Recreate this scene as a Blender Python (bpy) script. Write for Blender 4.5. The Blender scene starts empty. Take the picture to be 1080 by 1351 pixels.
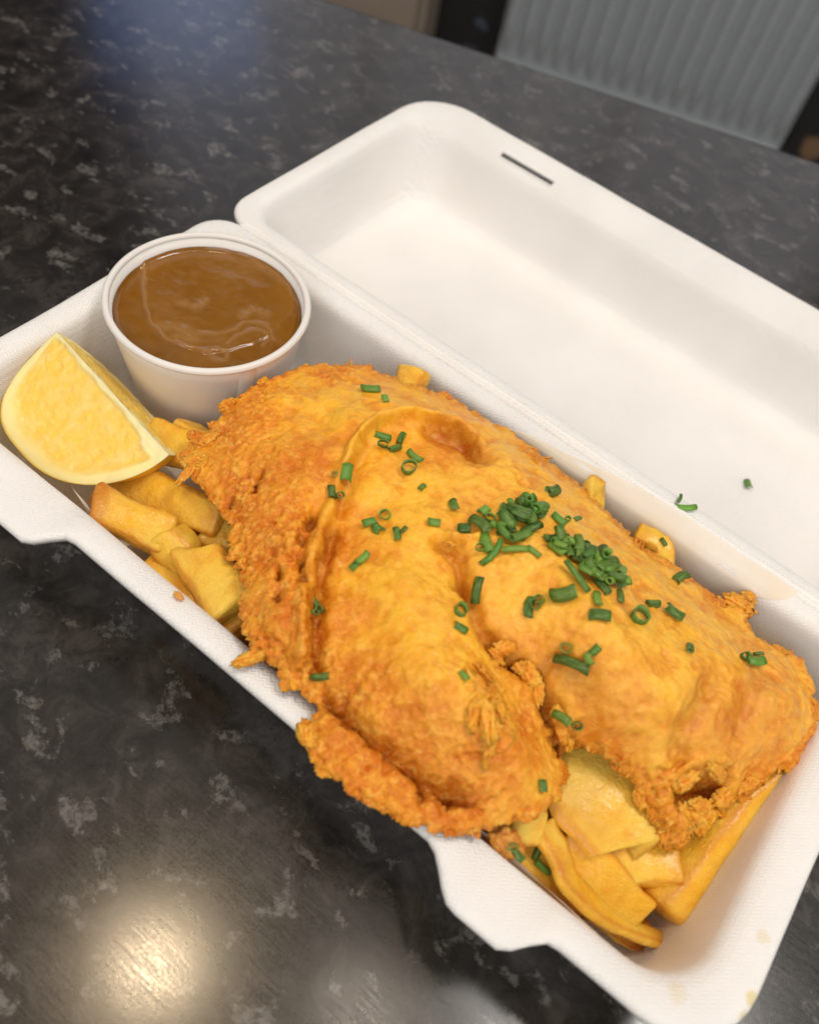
import bpy, bmesh, math, random
import numpy as np
from mathutils import Vector, Matrix

rng = np.random.default_rng(7)
random.seed(7)
MM = 0.001
ZR = 47.0            # height of the box rim above the counter, mm

# ------------------------------------------------------------------ camera
FPX = 1150.91678625603
RC = np.array([[0.7834214941600229, 0.6013023668001517, 0.1571185099490615], [0.5704665961395781, -0.5954262651577492, -0.5657167360519022], [-0.24661432476034506, 0.5328255121902761, -0.8094926487511602]])
TC = np.array([-171.08940982494508, -39.802198320191515, 292.1803152250725])
CAM = -RC.T @ TC     # camera position in mm, rim plane = 0
cam_d = bpy.data.cameras.new('camera')
cam = bpy.data.objects.new('camera', cam_d)
bpy.context.scene.collection.objects.link(cam)
m = Matrix.Identity(4)
for i in range(3):
    m[i][0] = RC[0][i]; m[i][1] = -RC[1][i]; m[i][2] = -RC[2][i]
    m[i][3] = CAM[i] * MM
m[2][3] = (CAM[2] + ZR) * MM
cam.matrix_world = m
cam_d.sensor_fit = 'HORIZONTAL'
cam_d.sensor_width = 36.0
cam_d.lens = FPX / 1080 * 36.0
cam_d.clip_start = 0.01
cam_d.clip_end = 50
cam_d.dof.use_dof = True
cam_d.dof.focus_distance = 0.300
cam_d.dof.aperture_fstop = 11.0
scene = bpy.context.scene
scene.camera = cam

# ------------------------------------------------------------------ light
world = bpy.data.worlds.new('World'); scene.world = world
world.use_nodes = True
bg = world.node_tree.nodes['Background']
bg.inputs[0].default_value = (1.0, 0.935, 0.865, 1)
bg.inputs[1].default_value = 0.52

def lamp(name, loc_mm, target_mm, size, power, col, size_y=None):
    d = bpy.data.lights.new(name, 'AREA')
    d.energy = power; d.color = col
    if size_y:
        d.shape = 'RECTANGLE'; d.size = size; d.size_y = size_y
    else:
        d.shape = 'DISK'; d.size = size
    o = bpy.data.objects.new(name, d); scene.collection.objects.link(o)
    a = Vector(loc_mm) * MM; b = Vector(target_mm) * MM
    o.location = a
    o.rotation_euler = (b - a).to_track_quat('-Z', 'Y').to_euler()
    return o
WARM = (1.0, 0.83, 0.63)
lamp('ceiling_lamp', (-50, -2, 1500), (150, 60, 0), 0.06, 4.0, (1.0, 0.76, 0.48))
lamp('ceiling_lamp', (290, 160, 1500), (150, 60, 0), 0.10, 0.9, (1.0, 0.84, 0.66))
lamp('ceiling_lamp', (700, 500, 1700), (150, 100, 0), 0.45, 13.5, (1.0, 0.94, 0.88))
lamp('window_light', (-1000, 1050, 520), (-150, 350, 0), 0.30, 0.30, (0.25, 0.45, 1.0), 0.25)
lamp('room_light', (420, -1100, 1150), (150, 150, 0), 1.3, 10.5, (1.0, 0.97, 0.94), 0.9)

scene.view_settings.view_transform = 'Standard'
scene.view_settings.look = 'None'
scene.view_settings.exposure = -0.20
scene.view_settings.gamma = 1.0
scene.cycles.use_denoising = True
scene.cycles.max_bounces = 10
scene.cycles.diffuse_bounces = 8
scene.cycles.adaptive_threshold = 0.02

# ------------------------------------------------------------------ helpers
def P(px, py, z):
    """photo pixel -> point (mm, rim frame) on the plane at height z"""
    d = np.array([(px - 540.0) / FPX, (py - 675.5) / FPX, 1.0])
    dw = RC.T @ d
    s = (z - CAM[2]) / dw[2]
    return CAM + s * dw

def ray(px, py):
    d = RC.T @ np.array([(px - 540.0) / FPX, (py - 675.5) / FPX, 1.0])
    return Vector(d).normalized()

def W(v):
    v = np.asarray(v, float)
    return (v + np.array([0, 0, ZR])) * MM

def mesh_from(name, verts_mm, faces, smooth=True, rim=True):
    me = bpy.data.meshes.new(name)
    v = np.asarray(verts_mm, float)
    v = W(v) if rim else v * MM
    if isinstance(faces, np.ndarray):
        nf, k = faces.shape
        me.vertices.add(len(v)); me.vertices.foreach_set('co', v.astype(np.float32).ravel())
        me.loops.add(nf * k); me.loops.foreach_set('vertex_index', faces.astype(np.int32).ravel())
        me.polygons.add(nf)
        me.polygons.foreach_set('loop_start', np.arange(0, nf * k, k, dtype=np.int32))
        me.polygons.foreach_set('loop_total', np.full(nf, k, dtype=np.int32))
        me.update(calc_edges=True); me.validate()
    else:
        me.from_pydata(v.tolist(), [], faces); me.update()
    if smooth:
        me.polygons.foreach_set('use_smooth', np.ones(len(me.polygons), dtype=bool))
    return me

def obj(name, me, mat=None, parent=None):
    o = bpy.data.objects.new(name, me)
    scene.collection.objects.link(o)
    if mat and me is not None and not len(me.materials): me.materials.append(mat)
    if parent: o.parent = parent
    return o

def tag(o, label, cat, group=None, kind=None):
    if label: o['label'] = label
    if cat: o['category'] = cat
    if group: o['group'] = group
    if kind: o['kind'] = kind
    return o

def empty(name, loc_mm=(0, 0, 0)):
    o = bpy.data.objects.new(name, None)
    o.empty_display_size = 0.01
    scene.collection.objects.link(o)
    return o

def roughattr(me, v=1.0):
    ra = me.attributes.new('Rough', 'FLOAT', 'POINT'); ra.data.foreach_set('value', np.full(len(me.vertices), v, dtype=np.float32))

def colattr(me, cols):
    a = me.color_attributes.new('Col', 'FLOAT_COLOR', 'POINT')
    c = np.ones((len(me.vertices), 4), dtype=np.float32); c[:, :3] = cols
    a.data.foreach_set('color', c.ravel())

def grid_faces(nu, nv, wrap_u=False):
    iu = np.arange(nu if wrap_u else nu - 1); iv = np.arange(nv - 1)
    a, b = np.meshgrid(iu, iv, indexing='ij')
    a = a.ravel(); b = b.ravel(); a2 = (a + 1) % nu
    return np.stack([a * nv + b, a2 * nv + b, a2 * nv + b + 1, a * nv + b + 1], 1)

# ---- numpy gradient noise
_perm = np.random.default_rng(3).permutation(512).astype(np.int64)
_perm = np.concatenate([_perm, _perm, _perm])
_g = np.random.default_rng(4).normal(size=(512, 3)); _g /= np.linalg.norm(_g, axis=1)[:, None]
def perlin(p):
    p = np.asarray(p, float)
    i = np.floor(p).astype(np.int64); f = p - i; i &= 511
    u = f * f * f * (f * (f * 6 - 15) + 10)
    out = 0
    for dx in (0, 1):
        for dy in (0, 1):
            for dz in (0, 1):
                h = _perm[_perm[_perm[(i[:, 0] + dx) & 511] + ((i[:, 1] + dy) & 511)] + ((i[:, 2] + dz) & 511)]
                g = _g[h & 511]
                d = (g[:, 0] * (f[:, 0] - dx) + g[:, 1] * (f[:, 1] - dy) + g[:, 2] * (f[:, 2] - dz))
                w = (u[:, 0] if dx else 1 - u[:, 0]) * (u[:, 1] if dy else 1 - u[:, 1]) * (u[:, 2] if dz else 1 - u[:, 2])
                out = out + d * w
    return out * 1.6
def fbm(p, octs=4, gain=.5):
    a = 1; s = 0; p = np.asarray(p, float)
    for k in range(octs):
        s = s + a * perlin(p * (2.03 ** k) + 17.3 * k); a *= gain
    return s
def billow(p, octs=3, gain=.5):
    a = 1; s = 0; p = np.asarray(p, float)
    for k in range(octs):
        s = s + a * (1 - 2 * np.abs(perlin(p * (2.03 ** k) + 31.7 * k))); a *= gain
    return s
def worley(p):
    """distance to the nearest feature point, 2-D cells of a 3-D position"""
    i = np.floor(p).astype(np.int64); best = np.full(len(p), 9.0)
    for dx in (-1, 0, 1):
        for dy in (-1, 0, 1):
            for dz in (-1, 0, 1):
                c = i + np.array([dx, dy, dz]); cc = c & 511
                h = _perm[_perm[_perm[cc[:, 0]] + cc[:, 1]] + cc[:, 2]] & 511
                q = c + 0.5 + 0.45 * _g[h]
                best = np.minimum(best, ((p - q) ** 2).sum(1))
    return np.sqrt(best)
def sstep(a, b, x):
    t = np.clip((x - a) / (b - a), 0, 1); return t * t * (3 - 2 * t)
def pl_dist(p, line):
    """distance of 2-D points to a polyline and the parameter 0..1 along it"""
    best = np.full(len(p), 1e9); par = np.zeros(len(p)); n = len(line) - 1
    for k in range(n):
        a = np.asarray(line[k][:2]); b = np.asarray(line[k + 1][:2]); ab = b - a
        t = np.clip(((p - a) @ ab) / (ab @ ab + 1e-9), 0, 1)
        d = np.hypot(*(p - a - t[:, None] * ab).T)
        m_ = d < best; best[m_] = d[m_]; par[m_] = (k + t[m_]) / n
    return best, par
def catmull(pts, n):
    pts = np.asarray(pts, float)
    q = np.vstack([2 * pts[0] - pts[1], pts, 2 * pts[-1] - pts[-2]])
    out = []
    for s in np.linspace(0, len(pts) - 1 - 1e-9, n):
        k = int(s); t = s - k; p0, p1, p2, p3 = q[k:k + 4]
        out.append(.5 * (2 * p1 + (p2 - p0) * t + (2 * p0 - 5 * p1 + 4 * p2 - p3) * t * t + (3 * p1 - p0 - 3 * p2 + p3) * t ** 3))
    return np.array(out)

# ------------------------------------------------------------------ materials
class NT:
    def __init__(s, name):
        s.m = bpy.data.materials.new(name); s.m.use_nodes = True
        s.t = s.m.node_tree; s.b = s.t.nodes['Principled BSDF']
    def n(s, typ, **kw):
        x = s.t.nodes.new(typ)
        for k, v in kw.items():
            if k.startswith('i_'):
                key = k[2:]
                key = int(key) if key.isdigit() else key.replace('_', ' ')
                x.inputs[key].default_value = v
            else: setattr(x, k, v)
        return x
    def l(s, a, b): s.t.links.new(a, b)
    def set(s, **kw):
        for k, v in kw.items(): s.b.inputs[k.replace('_', ' ')].default_value = v
    def coord(s): return s.n('ShaderNodeTexCoord').outputs['Object']
    def ramp(s, src, stops):
        r = s.n('ShaderNodeValToRGB'); e = r.color_ramp.elements
        while len(e) < len(stops): e.new(0.5)
        for k, (p, c) in enumerate(stops):
            e[k].position = p; e[k].color = c if len(c) == 4 else (*c, 1)
        s.l(src, r.inputs[0]); return r.outputs[0]
    def noise(s, vec, scale, detail=4, rough=.5, dist=0):
        x = s.n('ShaderNodeTexNoise', i_Scale=scale, i_Detail=detail, i_Roughness=rough, i_Distortion=dist)
        s.l(vec, x.inputs['Vector']); return x.outputs[0]
    def mix(s, a, b, fac, typ='MIX'):
        x = s.n('ShaderNodeMix', data_type='RGBA', blend_type=typ)
        for sock, v in ((x.inputs[6], a), (x.inputs[7], b), (x.inputs[0], fac)):
            if isinstance(v, (int, float)): sock.default_value = v
            elif isinstance(v, tuple): sock.default_value = v if len(v) == 4 else (*v, 1)
            else: s.l(v, sock)
        return x.outputs[2]
    def math(s, op, a, b=0.0):
        x = s.n('ShaderNodeMath', operation=op)
        for k, v in enumerate((a, b)):
            if isinstance(v, (int, float)): x.inputs[k].default_value = v
            else: s.l(v, x.inputs[k])
        return x.outputs[0]
    def bump(s, h, dist, strength=1.0, prev=None):
        x = s.n('ShaderNodeBump', i_Strength=strength, i_Distance=dist)
        s.l(h, x.inputs['Height'])
        if prev: s.l(prev, x.inputs['Normal'])
        return x.outputs[0]

def mat_counter():
    t = NT('speckled_dark_laminate'); c = t.coord()
    base = t.ramp(t.noise(c, 70, 6, .65, .8), [(.32, (.009, .0078, .007)), (.52, (.021, .018, .016)), (.70, (.052, .046, .042))])
    st = t.n('ShaderNodeMapping'); st.inputs['Scale'].default_value = (1, 1.6, 1); st.inputs['Rotation'].default_value = (0, 0, .9)
    t.l(c, st.inputs['Vector'])
    tear = t.ramp(t.noise(c, 330, 5, .7, .4), [(.40, (.05, .05, .05)), (.58, (1, 1, 1))])
    k1 = t.ramp(t.noise(st.outputs[0], 58, 6, .62, .35), [(.572, (0, 0, 0)), (.615, (.8, .8, .8)), (.66, (1, 1, 1))])
    col = t.mix(base, (.185, .175, .165), t.math('MULTIPLY', t.math('MULTIPLY', k1, tear), .68))
    k3 = t.ramp(t.noise(c, 34, 6, .62, .6), [(.50, (0, 0, 0)), (.66, (1, 1, 1))])
    col = t.mix(col, (.075, .068, .063), t.math('MULTIPLY', t.math('MULTIPLY', k3, tear), .45))
    t.l(col, t.b.inputs['Base Color'])
    # worn, wiped gloss
    mp = t.n('ShaderNodeMapping'); mp.inputs['Rotation'].default_value = (0, 0, .5); mp.inputs['Scale'].default_value = (1, 14, 1)
    t.l(c, mp.inputs['Vector'])
    sm = t.math('ADD', t.noise(mp.outputs[0], 90, 3, .6), t.noise(c, 900, 3, .65))
    r = t.n('ShaderNodeMapRange'); r.inputs[1].default_value = .75; r.inputs[2].default_value = 1.25
    r.inputs[3].default_value = .155; r.inputs[4].default_value = .225
    t.l(sm, r.inputs[0]); t.l(r.outputs[0], t.b.inputs['Roughness'])
    t.l(t.bump(t.noise(c, 1400, 3, .6), .00004, .16), t.b.inputs['Normal'])
    t.set(Specular_IOR_Level=.5)
    return t.m

def mat_pulp(spots):
    t = NT('moulded_white_fibre'); c = t.coord()
    sep = t.n('ShaderNodeSeparateXYZ'); t.l(c, sep.inputs[0])
    x, y, z = sep.outputs
    a = t.math('ADD', x, t.math('MULTIPLY', z, .8)); b_ = t.math('ADD', y, t.math('MULTIPLY', z, .8))
    k = 2 * math.pi / .00125
    # pressed mesh: broken herringbone
    zig = t.math('PINGPONG', t.math('MULTIPLY', a, 1.0), .0016)
    h1 = t.math('SINE', t.math('MULTIPLY', t.math('ADD', b_, t.math('MULTIPLY', zig, .9)), k))
    h2 = t.math('SINE', t.math('MULTIPLY', a, k * .78))
    weave = t.math('ADD', h1, t.math('MULTIPLY', h2, .35))
    amt = t.ramp(t.noise(c, 30, 3, .5), [(.35, (.35, .35, .35)), (.65, (1, 1, 1))])
    bw = t.bump(t.math('MULTIPLY', weave, amt), .00018, .55)
    bw = t.bump(t.noise(c, 700, 5, .7), .00016, .35, bw)
    bw = t.bump(t.noise(c, 45, 3, .5), .0012, .25, bw)
    t.l(bw, t.b.inputs['Normal'])
    col = t.mix((.92, .90, .875), (.885, .86, .825), t.noise(c, 38, 5, .6))
    col = t.mix(col, (.80, .765, .71), t.ramp(t.noise(c, 420, 4, .7), [(.62, (0, 0, 0)), (.85, (.5, .5, .5))]))
    # oil spots where food has touched
    for (p, r, s) in spots:
        d = t.n('ShaderNodeVectorMath', operation='DISTANCE'); t.l(c, d.inputs[0]); d.inputs[1].default_value = tuple(W(p))
        dd = t.math('ADD', t.math('DIVIDE', d.outputs['Value'], r * MM), t.math('MULTIPLY', t.noise(c, 260, 3, .6), 1.1))
        f = t.ramp(dd, [(.75, (s, s, s)), (1.0, (s * .4, s * .4, s * .4)), (1.35, (0, 0, 0))])
        col = t.mix(col, (.78, .62, .30), f)
    t.l(col, t.b.inputs['Base Color'])
    t.set(Roughness=.62, Specular_IOR_Level=.35, Subsurface_Weight=.35, Subsurface_Scale=.004)
    t.b.inputs['Subsurface Radius'].default_value = (1, .85, .7)
    return t.m

def mat_batter():
    t = NT('fried_batter'); c = t.coord()
    at = t.n('ShaderNodeAttribute', attribute_name='Col'); ro = t.n('ShaderNodeAttribute', attribute_name='Rough').outputs['Fac']
    n1 = t.noise(c, 300, 6, .68, .7); n0 = t.noise(c, 105, 4, .6, .6)
    amt = t.math('ADD', t.math('MULTIPLY', ro, .34), .38)
    col = t.mix(at.outputs['Color'], (.66, .17, .002), t.math('MULTIPLY', t.ramp(n0, [(.34, (.75, .75, .75)), (.54, (0, 0, 0))]), amt))
    col = t.mix(col, (.55, .12, .002), t.math('MULTIPLY', t.ramp(n1, [(.30, (.75, .75, .75)), (.50, (0, 0, 0))]), amt))
    col = t.mix(col, (1.0, .60, .10), t.math('MULTIPLY', t.ramp(n1, [(.51, (0, 0, 0)), (.66, (.85, .85, .85))]), amt))
    n2 = t.noise(c, 1250, 4, .68)
    col = t.mix(col, (1.0, .72, .26), t.ramp(n2, [(.57, (0, 0, 0)), (.72, (.50, .50, .50))]))
    t.l(col, t.b.inputs['Base Color'])
    def bump(h, dist, k0, k1, prev=None):
        x = t.n('ShaderNodeBump', i_Distance=dist); t.l(h, x.inputs['Height'])
        t.l(t.math('ADD', t.math('MULTIPLY', ro, k1), k0), x.inputs['Strength'])
        if prev: t.l(prev, x.inputs['Normal'])
        return x.outputs[0]
    b = bump(n1, .0016, .24, .16)
    t.l(bump(n2, .0008, .42, .10, b), t.b.inputs['Normal'])
    t.l(bump(t.noise(c, 620, 4, .65, .4), .0014, .48, .25), t.b.inputs['Coat Normal'])
    r = t.ramp(n1, [(.3, (.30, .30, .30)), (.7, (.50, .50, .50))])
    t.l(r, t.b.inputs['Roughness'])
    t.set(Specular_IOR_Level=.22, Subsurface_Weight=.35, Subsurface_Scale=.0020, Coat_Weight=.45, Coat_Roughness=.10)
    t.b.inputs['Subsurface Radius'].default_value = (1.0, .42, .10)
    return t.m

def mat_chip():
    t = NT('fried_potato'); c = t.coord()
    at = t.n('ShaderNodeAttribute', attribute_name='Col')
    col = t.mix(at.outputs['Color'], (.80, .28, .005), t.ramp(t.noise(c, 130, 6, .68, .6), [(.50, (0, 0, 0)), (.70, (.40, .40, .40))]))
    col = t.mix(col, (.92, .58, .12), t.ramp(t.noise(c, 620, 4, .6), [(.55, (0, 0, 0)), (.75, (.45, .45, .45))]))
    t.l(col, t.b.inputs['Base Color'])
    b = t.bump(t.noise(c, 210, 6, .72), .0030, .7)
    b = t.bump(t.noise(c, 1500, 4, .6), .0003, .45, b)
    t.l(b, t.b.inputs['Normal']); t.l(t.bump(t.noise(c, 260, 4, .6), .0012, .35), t.b.inputs['Coat Normal'])
    r = t.ramp(t.noise(c, 200, 4, .6), [(.3, (.20, .20, .20)), (.7, (.42, .42, .42))])
    t.l(r, t.b.inputs['Roughness'])
    t.set(Specular_IOR_Level=.30, Coat_Weight=.45, Coat_Roughness=.2, Subsurface_Weight=.35, Subsurface_Scale=.003)
    t.b.inputs['Subsurface Radius'].default_value = (1.0, .55, .12)
    return t.m

def mat_simple(name, col, rough=.5, spec=.5, **kw):
    t = NT(name); c = t.coord()
    t.l(t.mix(col, tuple(k * .8 for k in col), t.noise(c, kw.pop('nscale', 60), 4, .6)), t.b.inputs['Base Color'])
    t.set(Roughness=rough, Specular_IOR_Level=spec)
    bs = kw.pop('bump', None)
    if bs: t.l(t.bump(t.noise(c, bs[0], 4, .6), bs[1], bs[2]), t.b.inputs['Normal'])
    for k, v in kw.items(): t.b.inputs[k.replace('_', ' ')].default_value = v
    return t.m

def mat_chive():
    t = NT('fresh_chive'); c = t.coord()
    at = t.n('ShaderNodeAttribute', attribute_name='Col')
    oi = t.n('ShaderNodeObjectInfo')
    hs = t.n('ShaderNodeHueSaturation')
    mr = t.n('ShaderNodeMapRange'); mr.inputs[3].default_value = .55; mr.inputs[4].default_value = 1.35
    t.l(oi.outputs['Random'], mr.inputs[0]); t.l(mr.outputs[0], hs.inputs['Value']); t.l(at.outputs['Color'], hs.inputs['Color'])
    mp = t.n('ShaderNodeMapping'); mp.inputs['Scale'].default_value = (1, 9, 9); t.l(c, mp.inputs['Vector'])
    nz = t.noise(mp.outputs[0], 320, 3, .6)
    t.l(t.mix(hs.outputs[0], (.20, .34, .08), t.ramp(nz, [(.45, (0, 0, 0)), (.70, (.8, .8, .8))])), t.b.inputs['Base Color'])
    t.l(t.bump(nz, .0002, .4), t.b.inputs['Normal'])
    t.set(Roughness=.46, Specular_IOR_Level=.4, Subsurface_Weight=.12, Subsurface_Scale=.001)
    return t.m

def mat_wall():
    t = NT('dark_floral_wallpaper'); c = t.coord()
    v = t.n('ShaderNodeTexVoronoi', i_Scale=13.0); t.l(c, v.inputs['Vector'])
    d = t.math('ADD', v.outputs['Distance'], t.math('MULTIPLY', t.noise(c, 50, 3, .6), .35))
    k = t.ramp(d, [(.40, (1, 1, 1)), (.50, (0, 0, 0))])
    sp = t.n('ShaderNodeSeparateColor'); t.l(v.outputs['Color'], sp.inputs[0])
    fl = t.ramp(sp.outputs[0], [(.0, (.03, .03, .035)), (.30, (.18, .27, .42)), (.5, (.05, .05, .06)), (.62, (.30, .16, .06)), (.8, (.20, .18, .36)), (1.0, (.04, .04, .05))])
    t.l(t.mix((.010, .010, .012), fl, k), t.b.inputs['Base Color'])
    t.set(Roughness=.7)
    return t.m

M_COUNTER = mat_counter()
SPOTS = [(P(1024, 1128, -8), 6, .55), (P(1004, 1240, -1), 5, .45), (P(990, 1318, 0), 4, .8), (P(985, 1345, 0), 4, .6), (P(893, 1308, 0), 7, .35), (P(240, 788, 0), 2.2, .9), (P(700, 1150, -3), 5, .35)]
M_PULP = mat_pulp(SPOTS)
M_BATTER = mat_batter()
M_CHIP = mat_chip()
M_CHIVE = mat_chive()
M_WALL = mat_wall()

# ------------------------------------------------------------------ setting: counter, floor, wall
U = np.array([257, 90, 0.]); U /= np.linalg.norm(U); N_ = np.array([-U[1], U[0], 0])
def UN(u, n, z):   # along the counter edge, away from the camera, above the counter (mm)
    return U * (u + U @ CAM) + N_ * (n + N_ @ CAM) + np.array([0, 0, z])
def prism(u0, u1, n0, n1, z0, z1, bev=0.0, seg=2):
    bm = bmesh.new()
    vs = [bm.verts.new(UN(u, n, z) * MM) for u in (u0, u1) for n in (n0, n1) for z in (z0, z1)]
    for f in ((0, 1, 3, 2), (4, 6, 7, 5), (0, 4, 5, 1), (2, 3, 7, 6), (0, 2, 6, 4), (1, 5, 7, 3)):
        bm.faces.new([vs[i] for i in f])
    bmesh.ops.recalc_face_normals(bm, faces=bm.faces)
    if bev: bmesh.ops.bevel(bm, geom=bm.edges[:], offset=bev * MM, segments=seg, affect='EDGES', profile=.5)
    me = bpy.data.meshes.new('block'); bm.to_mesh(me); bm.free()
    return me
tag(obj('counter', prism(-1100, 900, -450, 585, -38, 0, 5, 4), M_COUNTER), 'dark speckled laminate counter top under the food box', 'counter', kind='structure')
tag(obj('floor', prism(-3000, 3000, -600, 1800, -800, -760), mat_simple('brown_floor', (.10, .07, .05), .5)), 'dark brown floor beyond the counter', 'floor', kind='structure')
tag(obj('wall', prism(-3000, 3000, 1560, 1640, -760, 1600), M_WALL), 'dark wall with floral blotches behind the radiator', 'wall', kind='structure')

# radiator
M_RAD = mat_simple('painted_radiator', (.36, .395, .43), .35)
rad = empty('radiator')
tag(rad, 'pale grey ribbed panel radiator on the dark wall', 'radiator')
DR = 1500
u0r, u1r, zb, zt = -35 - 190, 480 - 190, -466, 130
# recomputed from the photo: left and right foot of the radiator on its plane
def on_plane(px, py, D):
    d = RC.T @ np.array([(px - 540.) / FPX, (py - 675.5) / FPX, 1.])
    X = CAM + d * (D / (N_ @ d)); return U @ X - U @ CAM, X[2] + ZR
u0r, zb = on_plane(650, 80, DR); u1r, _ = on_plane(1034, 188, DR); zb -= 4
obj('panel', prism(u0r, u1r, DR + 8, DR + 40, zb, zt, 6, 3), M_RAD, rad)
nr = 17; pitch = (u1r - u0r) / nr
for k in range(nr):
    uc = u0r + pitch * (k + .5)
    prof = []
    NS, NZ = 9, 14
    zs = np.concatenate([np.linspace(zb + 22, zb + 60, 7), np.linspace(zb + 80, zt - 60, 2), np.linspace(zt - 45, zt - 16, 5)])
    V = []
    for z in zs:
        w = sstep(zb + 18, zb + 62, z) * sstep(zt - 12, zt - 50, z) if False else min(1, (z - zb - 20) / 40 + .02, (zt - 14 - z) / 40 + .02)
        w = max(w, .03) ** .6
        for s in np.linspace(-1, 1, NS):
            V.append(UN(uc + s * pitch * .40 * (.55 + .45 * w), DR + 9 - 11 * w * (1 - s * s) ** .8, z))
    obj('rib', mesh_from('rib', V, grid_faces(len(zs), NS), rim=False), M_RAD, rad)
obj('bottom_rail', prism(u0r + 2, u1r - 2, DR - 3, DR + 10, zb - 3, zb + 13, 5, 3), M_RAD, rad)

# window above the radiator (its cool light glints along the counter)
win = empty('window'); tag(win, 'daylit window above the radiator', 'window')
tp = NT('daylit_pane'); tp.set(Roughness=.1)
tp.b.inputs['Emission Color'].default_value = (.62, .74, 1.0, 1); tp.b.inputs['Emission Strength'].default_value = .36
M_FRAME = mat_simple('white_window_paint', (.75, .75, .74), .4)
for k in range(3): obj('pane', prism(-900 + k * 470, -900 + k * 470 + 440, 1548, 1554, 300, 1150), tp.m, win)
for k in range(4): obj('frame_post', prism(-930 + k * 470, -901 + k * 470, 1530, 1556, 265, 1190, 3, 2), M_FRAME, win)
for z_ in (268, 1152): obj('frame_rail', prism(-932, 512, 1526, 1552, z_, z_ + 30, 3, 2), M_FRAME, win)

# beige cupboard beside it
M_BEIGE = mat_simple('beige_paint', (.30, .245, .20), .55)
cb = empty('cupboard'); tag(cb, 'plain beige cupboard standing left of the radiator', 'cupboard')
ub, _ = on_plane(556, 28, DR - 60)
obj('body', prism(ub - 620, ub, DR - 40, DR + 58, -756, 300, 4, 2), M_BEIGE, cb)
obj('door', prism(ub - 600, ub - 12, DR - 60, DR - 42, -700, 290, 4, 2), M_BEIGE, cb)

# ------------------------------------------------------------------ takeaway box
LX, WY, LID = 316.0, 150.0, 304.0
def rrect(x0, x1, y0, y1, r, na=9, ns=40):
    """closed loop; r = radii at (x0,y0),(x1,y0),(x1,y1),(x0,y1)"""
    c = [(x0 + r[0], y0 + r[0], r[0], math.pi), (x1 - r[1], y0 + r[1], r[1], 1.5 * math.pi), (x1 - r[2], y1 - r[2], r[2], 0), (x0 + r[3], y1 - r[3], r[3], .5 * math.pi)]
    pts = []
    for k in range(4):
        cx, cy, rr, a = c[k]
        arc = [(cx + rr * math.cos(a + t * math.pi / 2), cy + rr * math.sin(a + t * math.pi / 2)) for t in np.linspace(0, 1, na)]
        pts += arc
        nx = c[(k + 1) % 4]; a2 = nx[3]
        q = (nx[0] + nx[2] * math.cos(a2), nx[1] + nx[2] * math.sin(a2)); p = arc[-1]
        n = ns * (2 if k in (0, 2) else 1)
        pts += [(p[0] + (q[0] - p[0]) * t, p[1] + (q[1] - p[1]) * t) for t in np.linspace(0, 1, n + 2)[1:-1]]
    return np.array(pts)
def tabf(x):
    f = np.zeros_like(x)
    for x0 in (34.0, 217.0):
        f = np.maximum(f, sstep(x0 + 8, x0 + 24, x) * sstep(x0 + 50, x0 + 38, x))
    return f
def shell(loops, name, bowl, thick=1.1):
    n = len(loops[0]); V = np.vstack(loops + [np.array([[loops[-1][:, 0].mean(), loops[-1][:, 1].mean(), loops[-1][0, 2]]])])
    F = []
    for k in range(len(loops) - 1):
        for i in range(n):
            j = (i + 1) % n; F.append((k * n + i, k * n + j, (k + 1) * n + j, (k + 1) * n + i))
    o = (len(loops) - 1) * n
    for i in range(n): F.append((o + i, o + (i + 1) % n, len(V) - 1))
    # slight hand-moulded unevenness
    V[:, 2] += .35 * perlin(V / 38.0) + .12 * perlin(V / 9.0)
    V[:, 0] += .35 * perlin(V / 50.0 + 9); V[:, 1] += .35 * perlin(V / 50.0 + 21)
    return mesh_from(name, V, F)

box = empty('takeaway_box')
tag(box, 'open white moulded fibre clamshell box holding the fish and chips', 'food box')
# base: (inset x-left, x-right, front, back), z
prof = [(0, -3.4), (-.1, -1.6), (.5, -.4), (1.8, .1), (4, .1), (7, -.3), (9.2, -1.4), (10.4, -3.4), (11.0, -6), (12.2, -14), (13.6, -24), (15, -33), (16, -38.5), (17.6, -42.5), (20.5, -45), (25, -46), (45, -46.3), (65, -46.4)]
loops = []
for ins, z in prof:
    r = [max(2, 22 - ins * .55), max(2, 24 - ins * .5), max(2, 14 - ins * .1), max(2, 14 - ins * .1)]
    fl = min(ins, 12)
    lp = rrect(ins, LX - ins - (fl * .35 if ins > 6 else 0), ins, WY - ins * .93, r)
    zz = np.full(len(lp), z)
    if ins < 9.3:
        tf = tabf(lp[:, 0]) * (lp[:, 1] < 30)
        k = max(0, 1 - max(ins, 0) / 9.2)
        lp[:, 1] -= 10 * tf * k
        zz = zz - 1.6 * tf * (1 if ins > 1.5 else .8)
    loops.append(np.column_stack([lp, zz]))
base = obj('base_tray', shell(loops, 'base_tray', -46), M_PULP, box)
sol = base.modifiers.new('thickness', 'SOLIDIFY'); sol.thickness = .0011; sol.offset = -1
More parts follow.
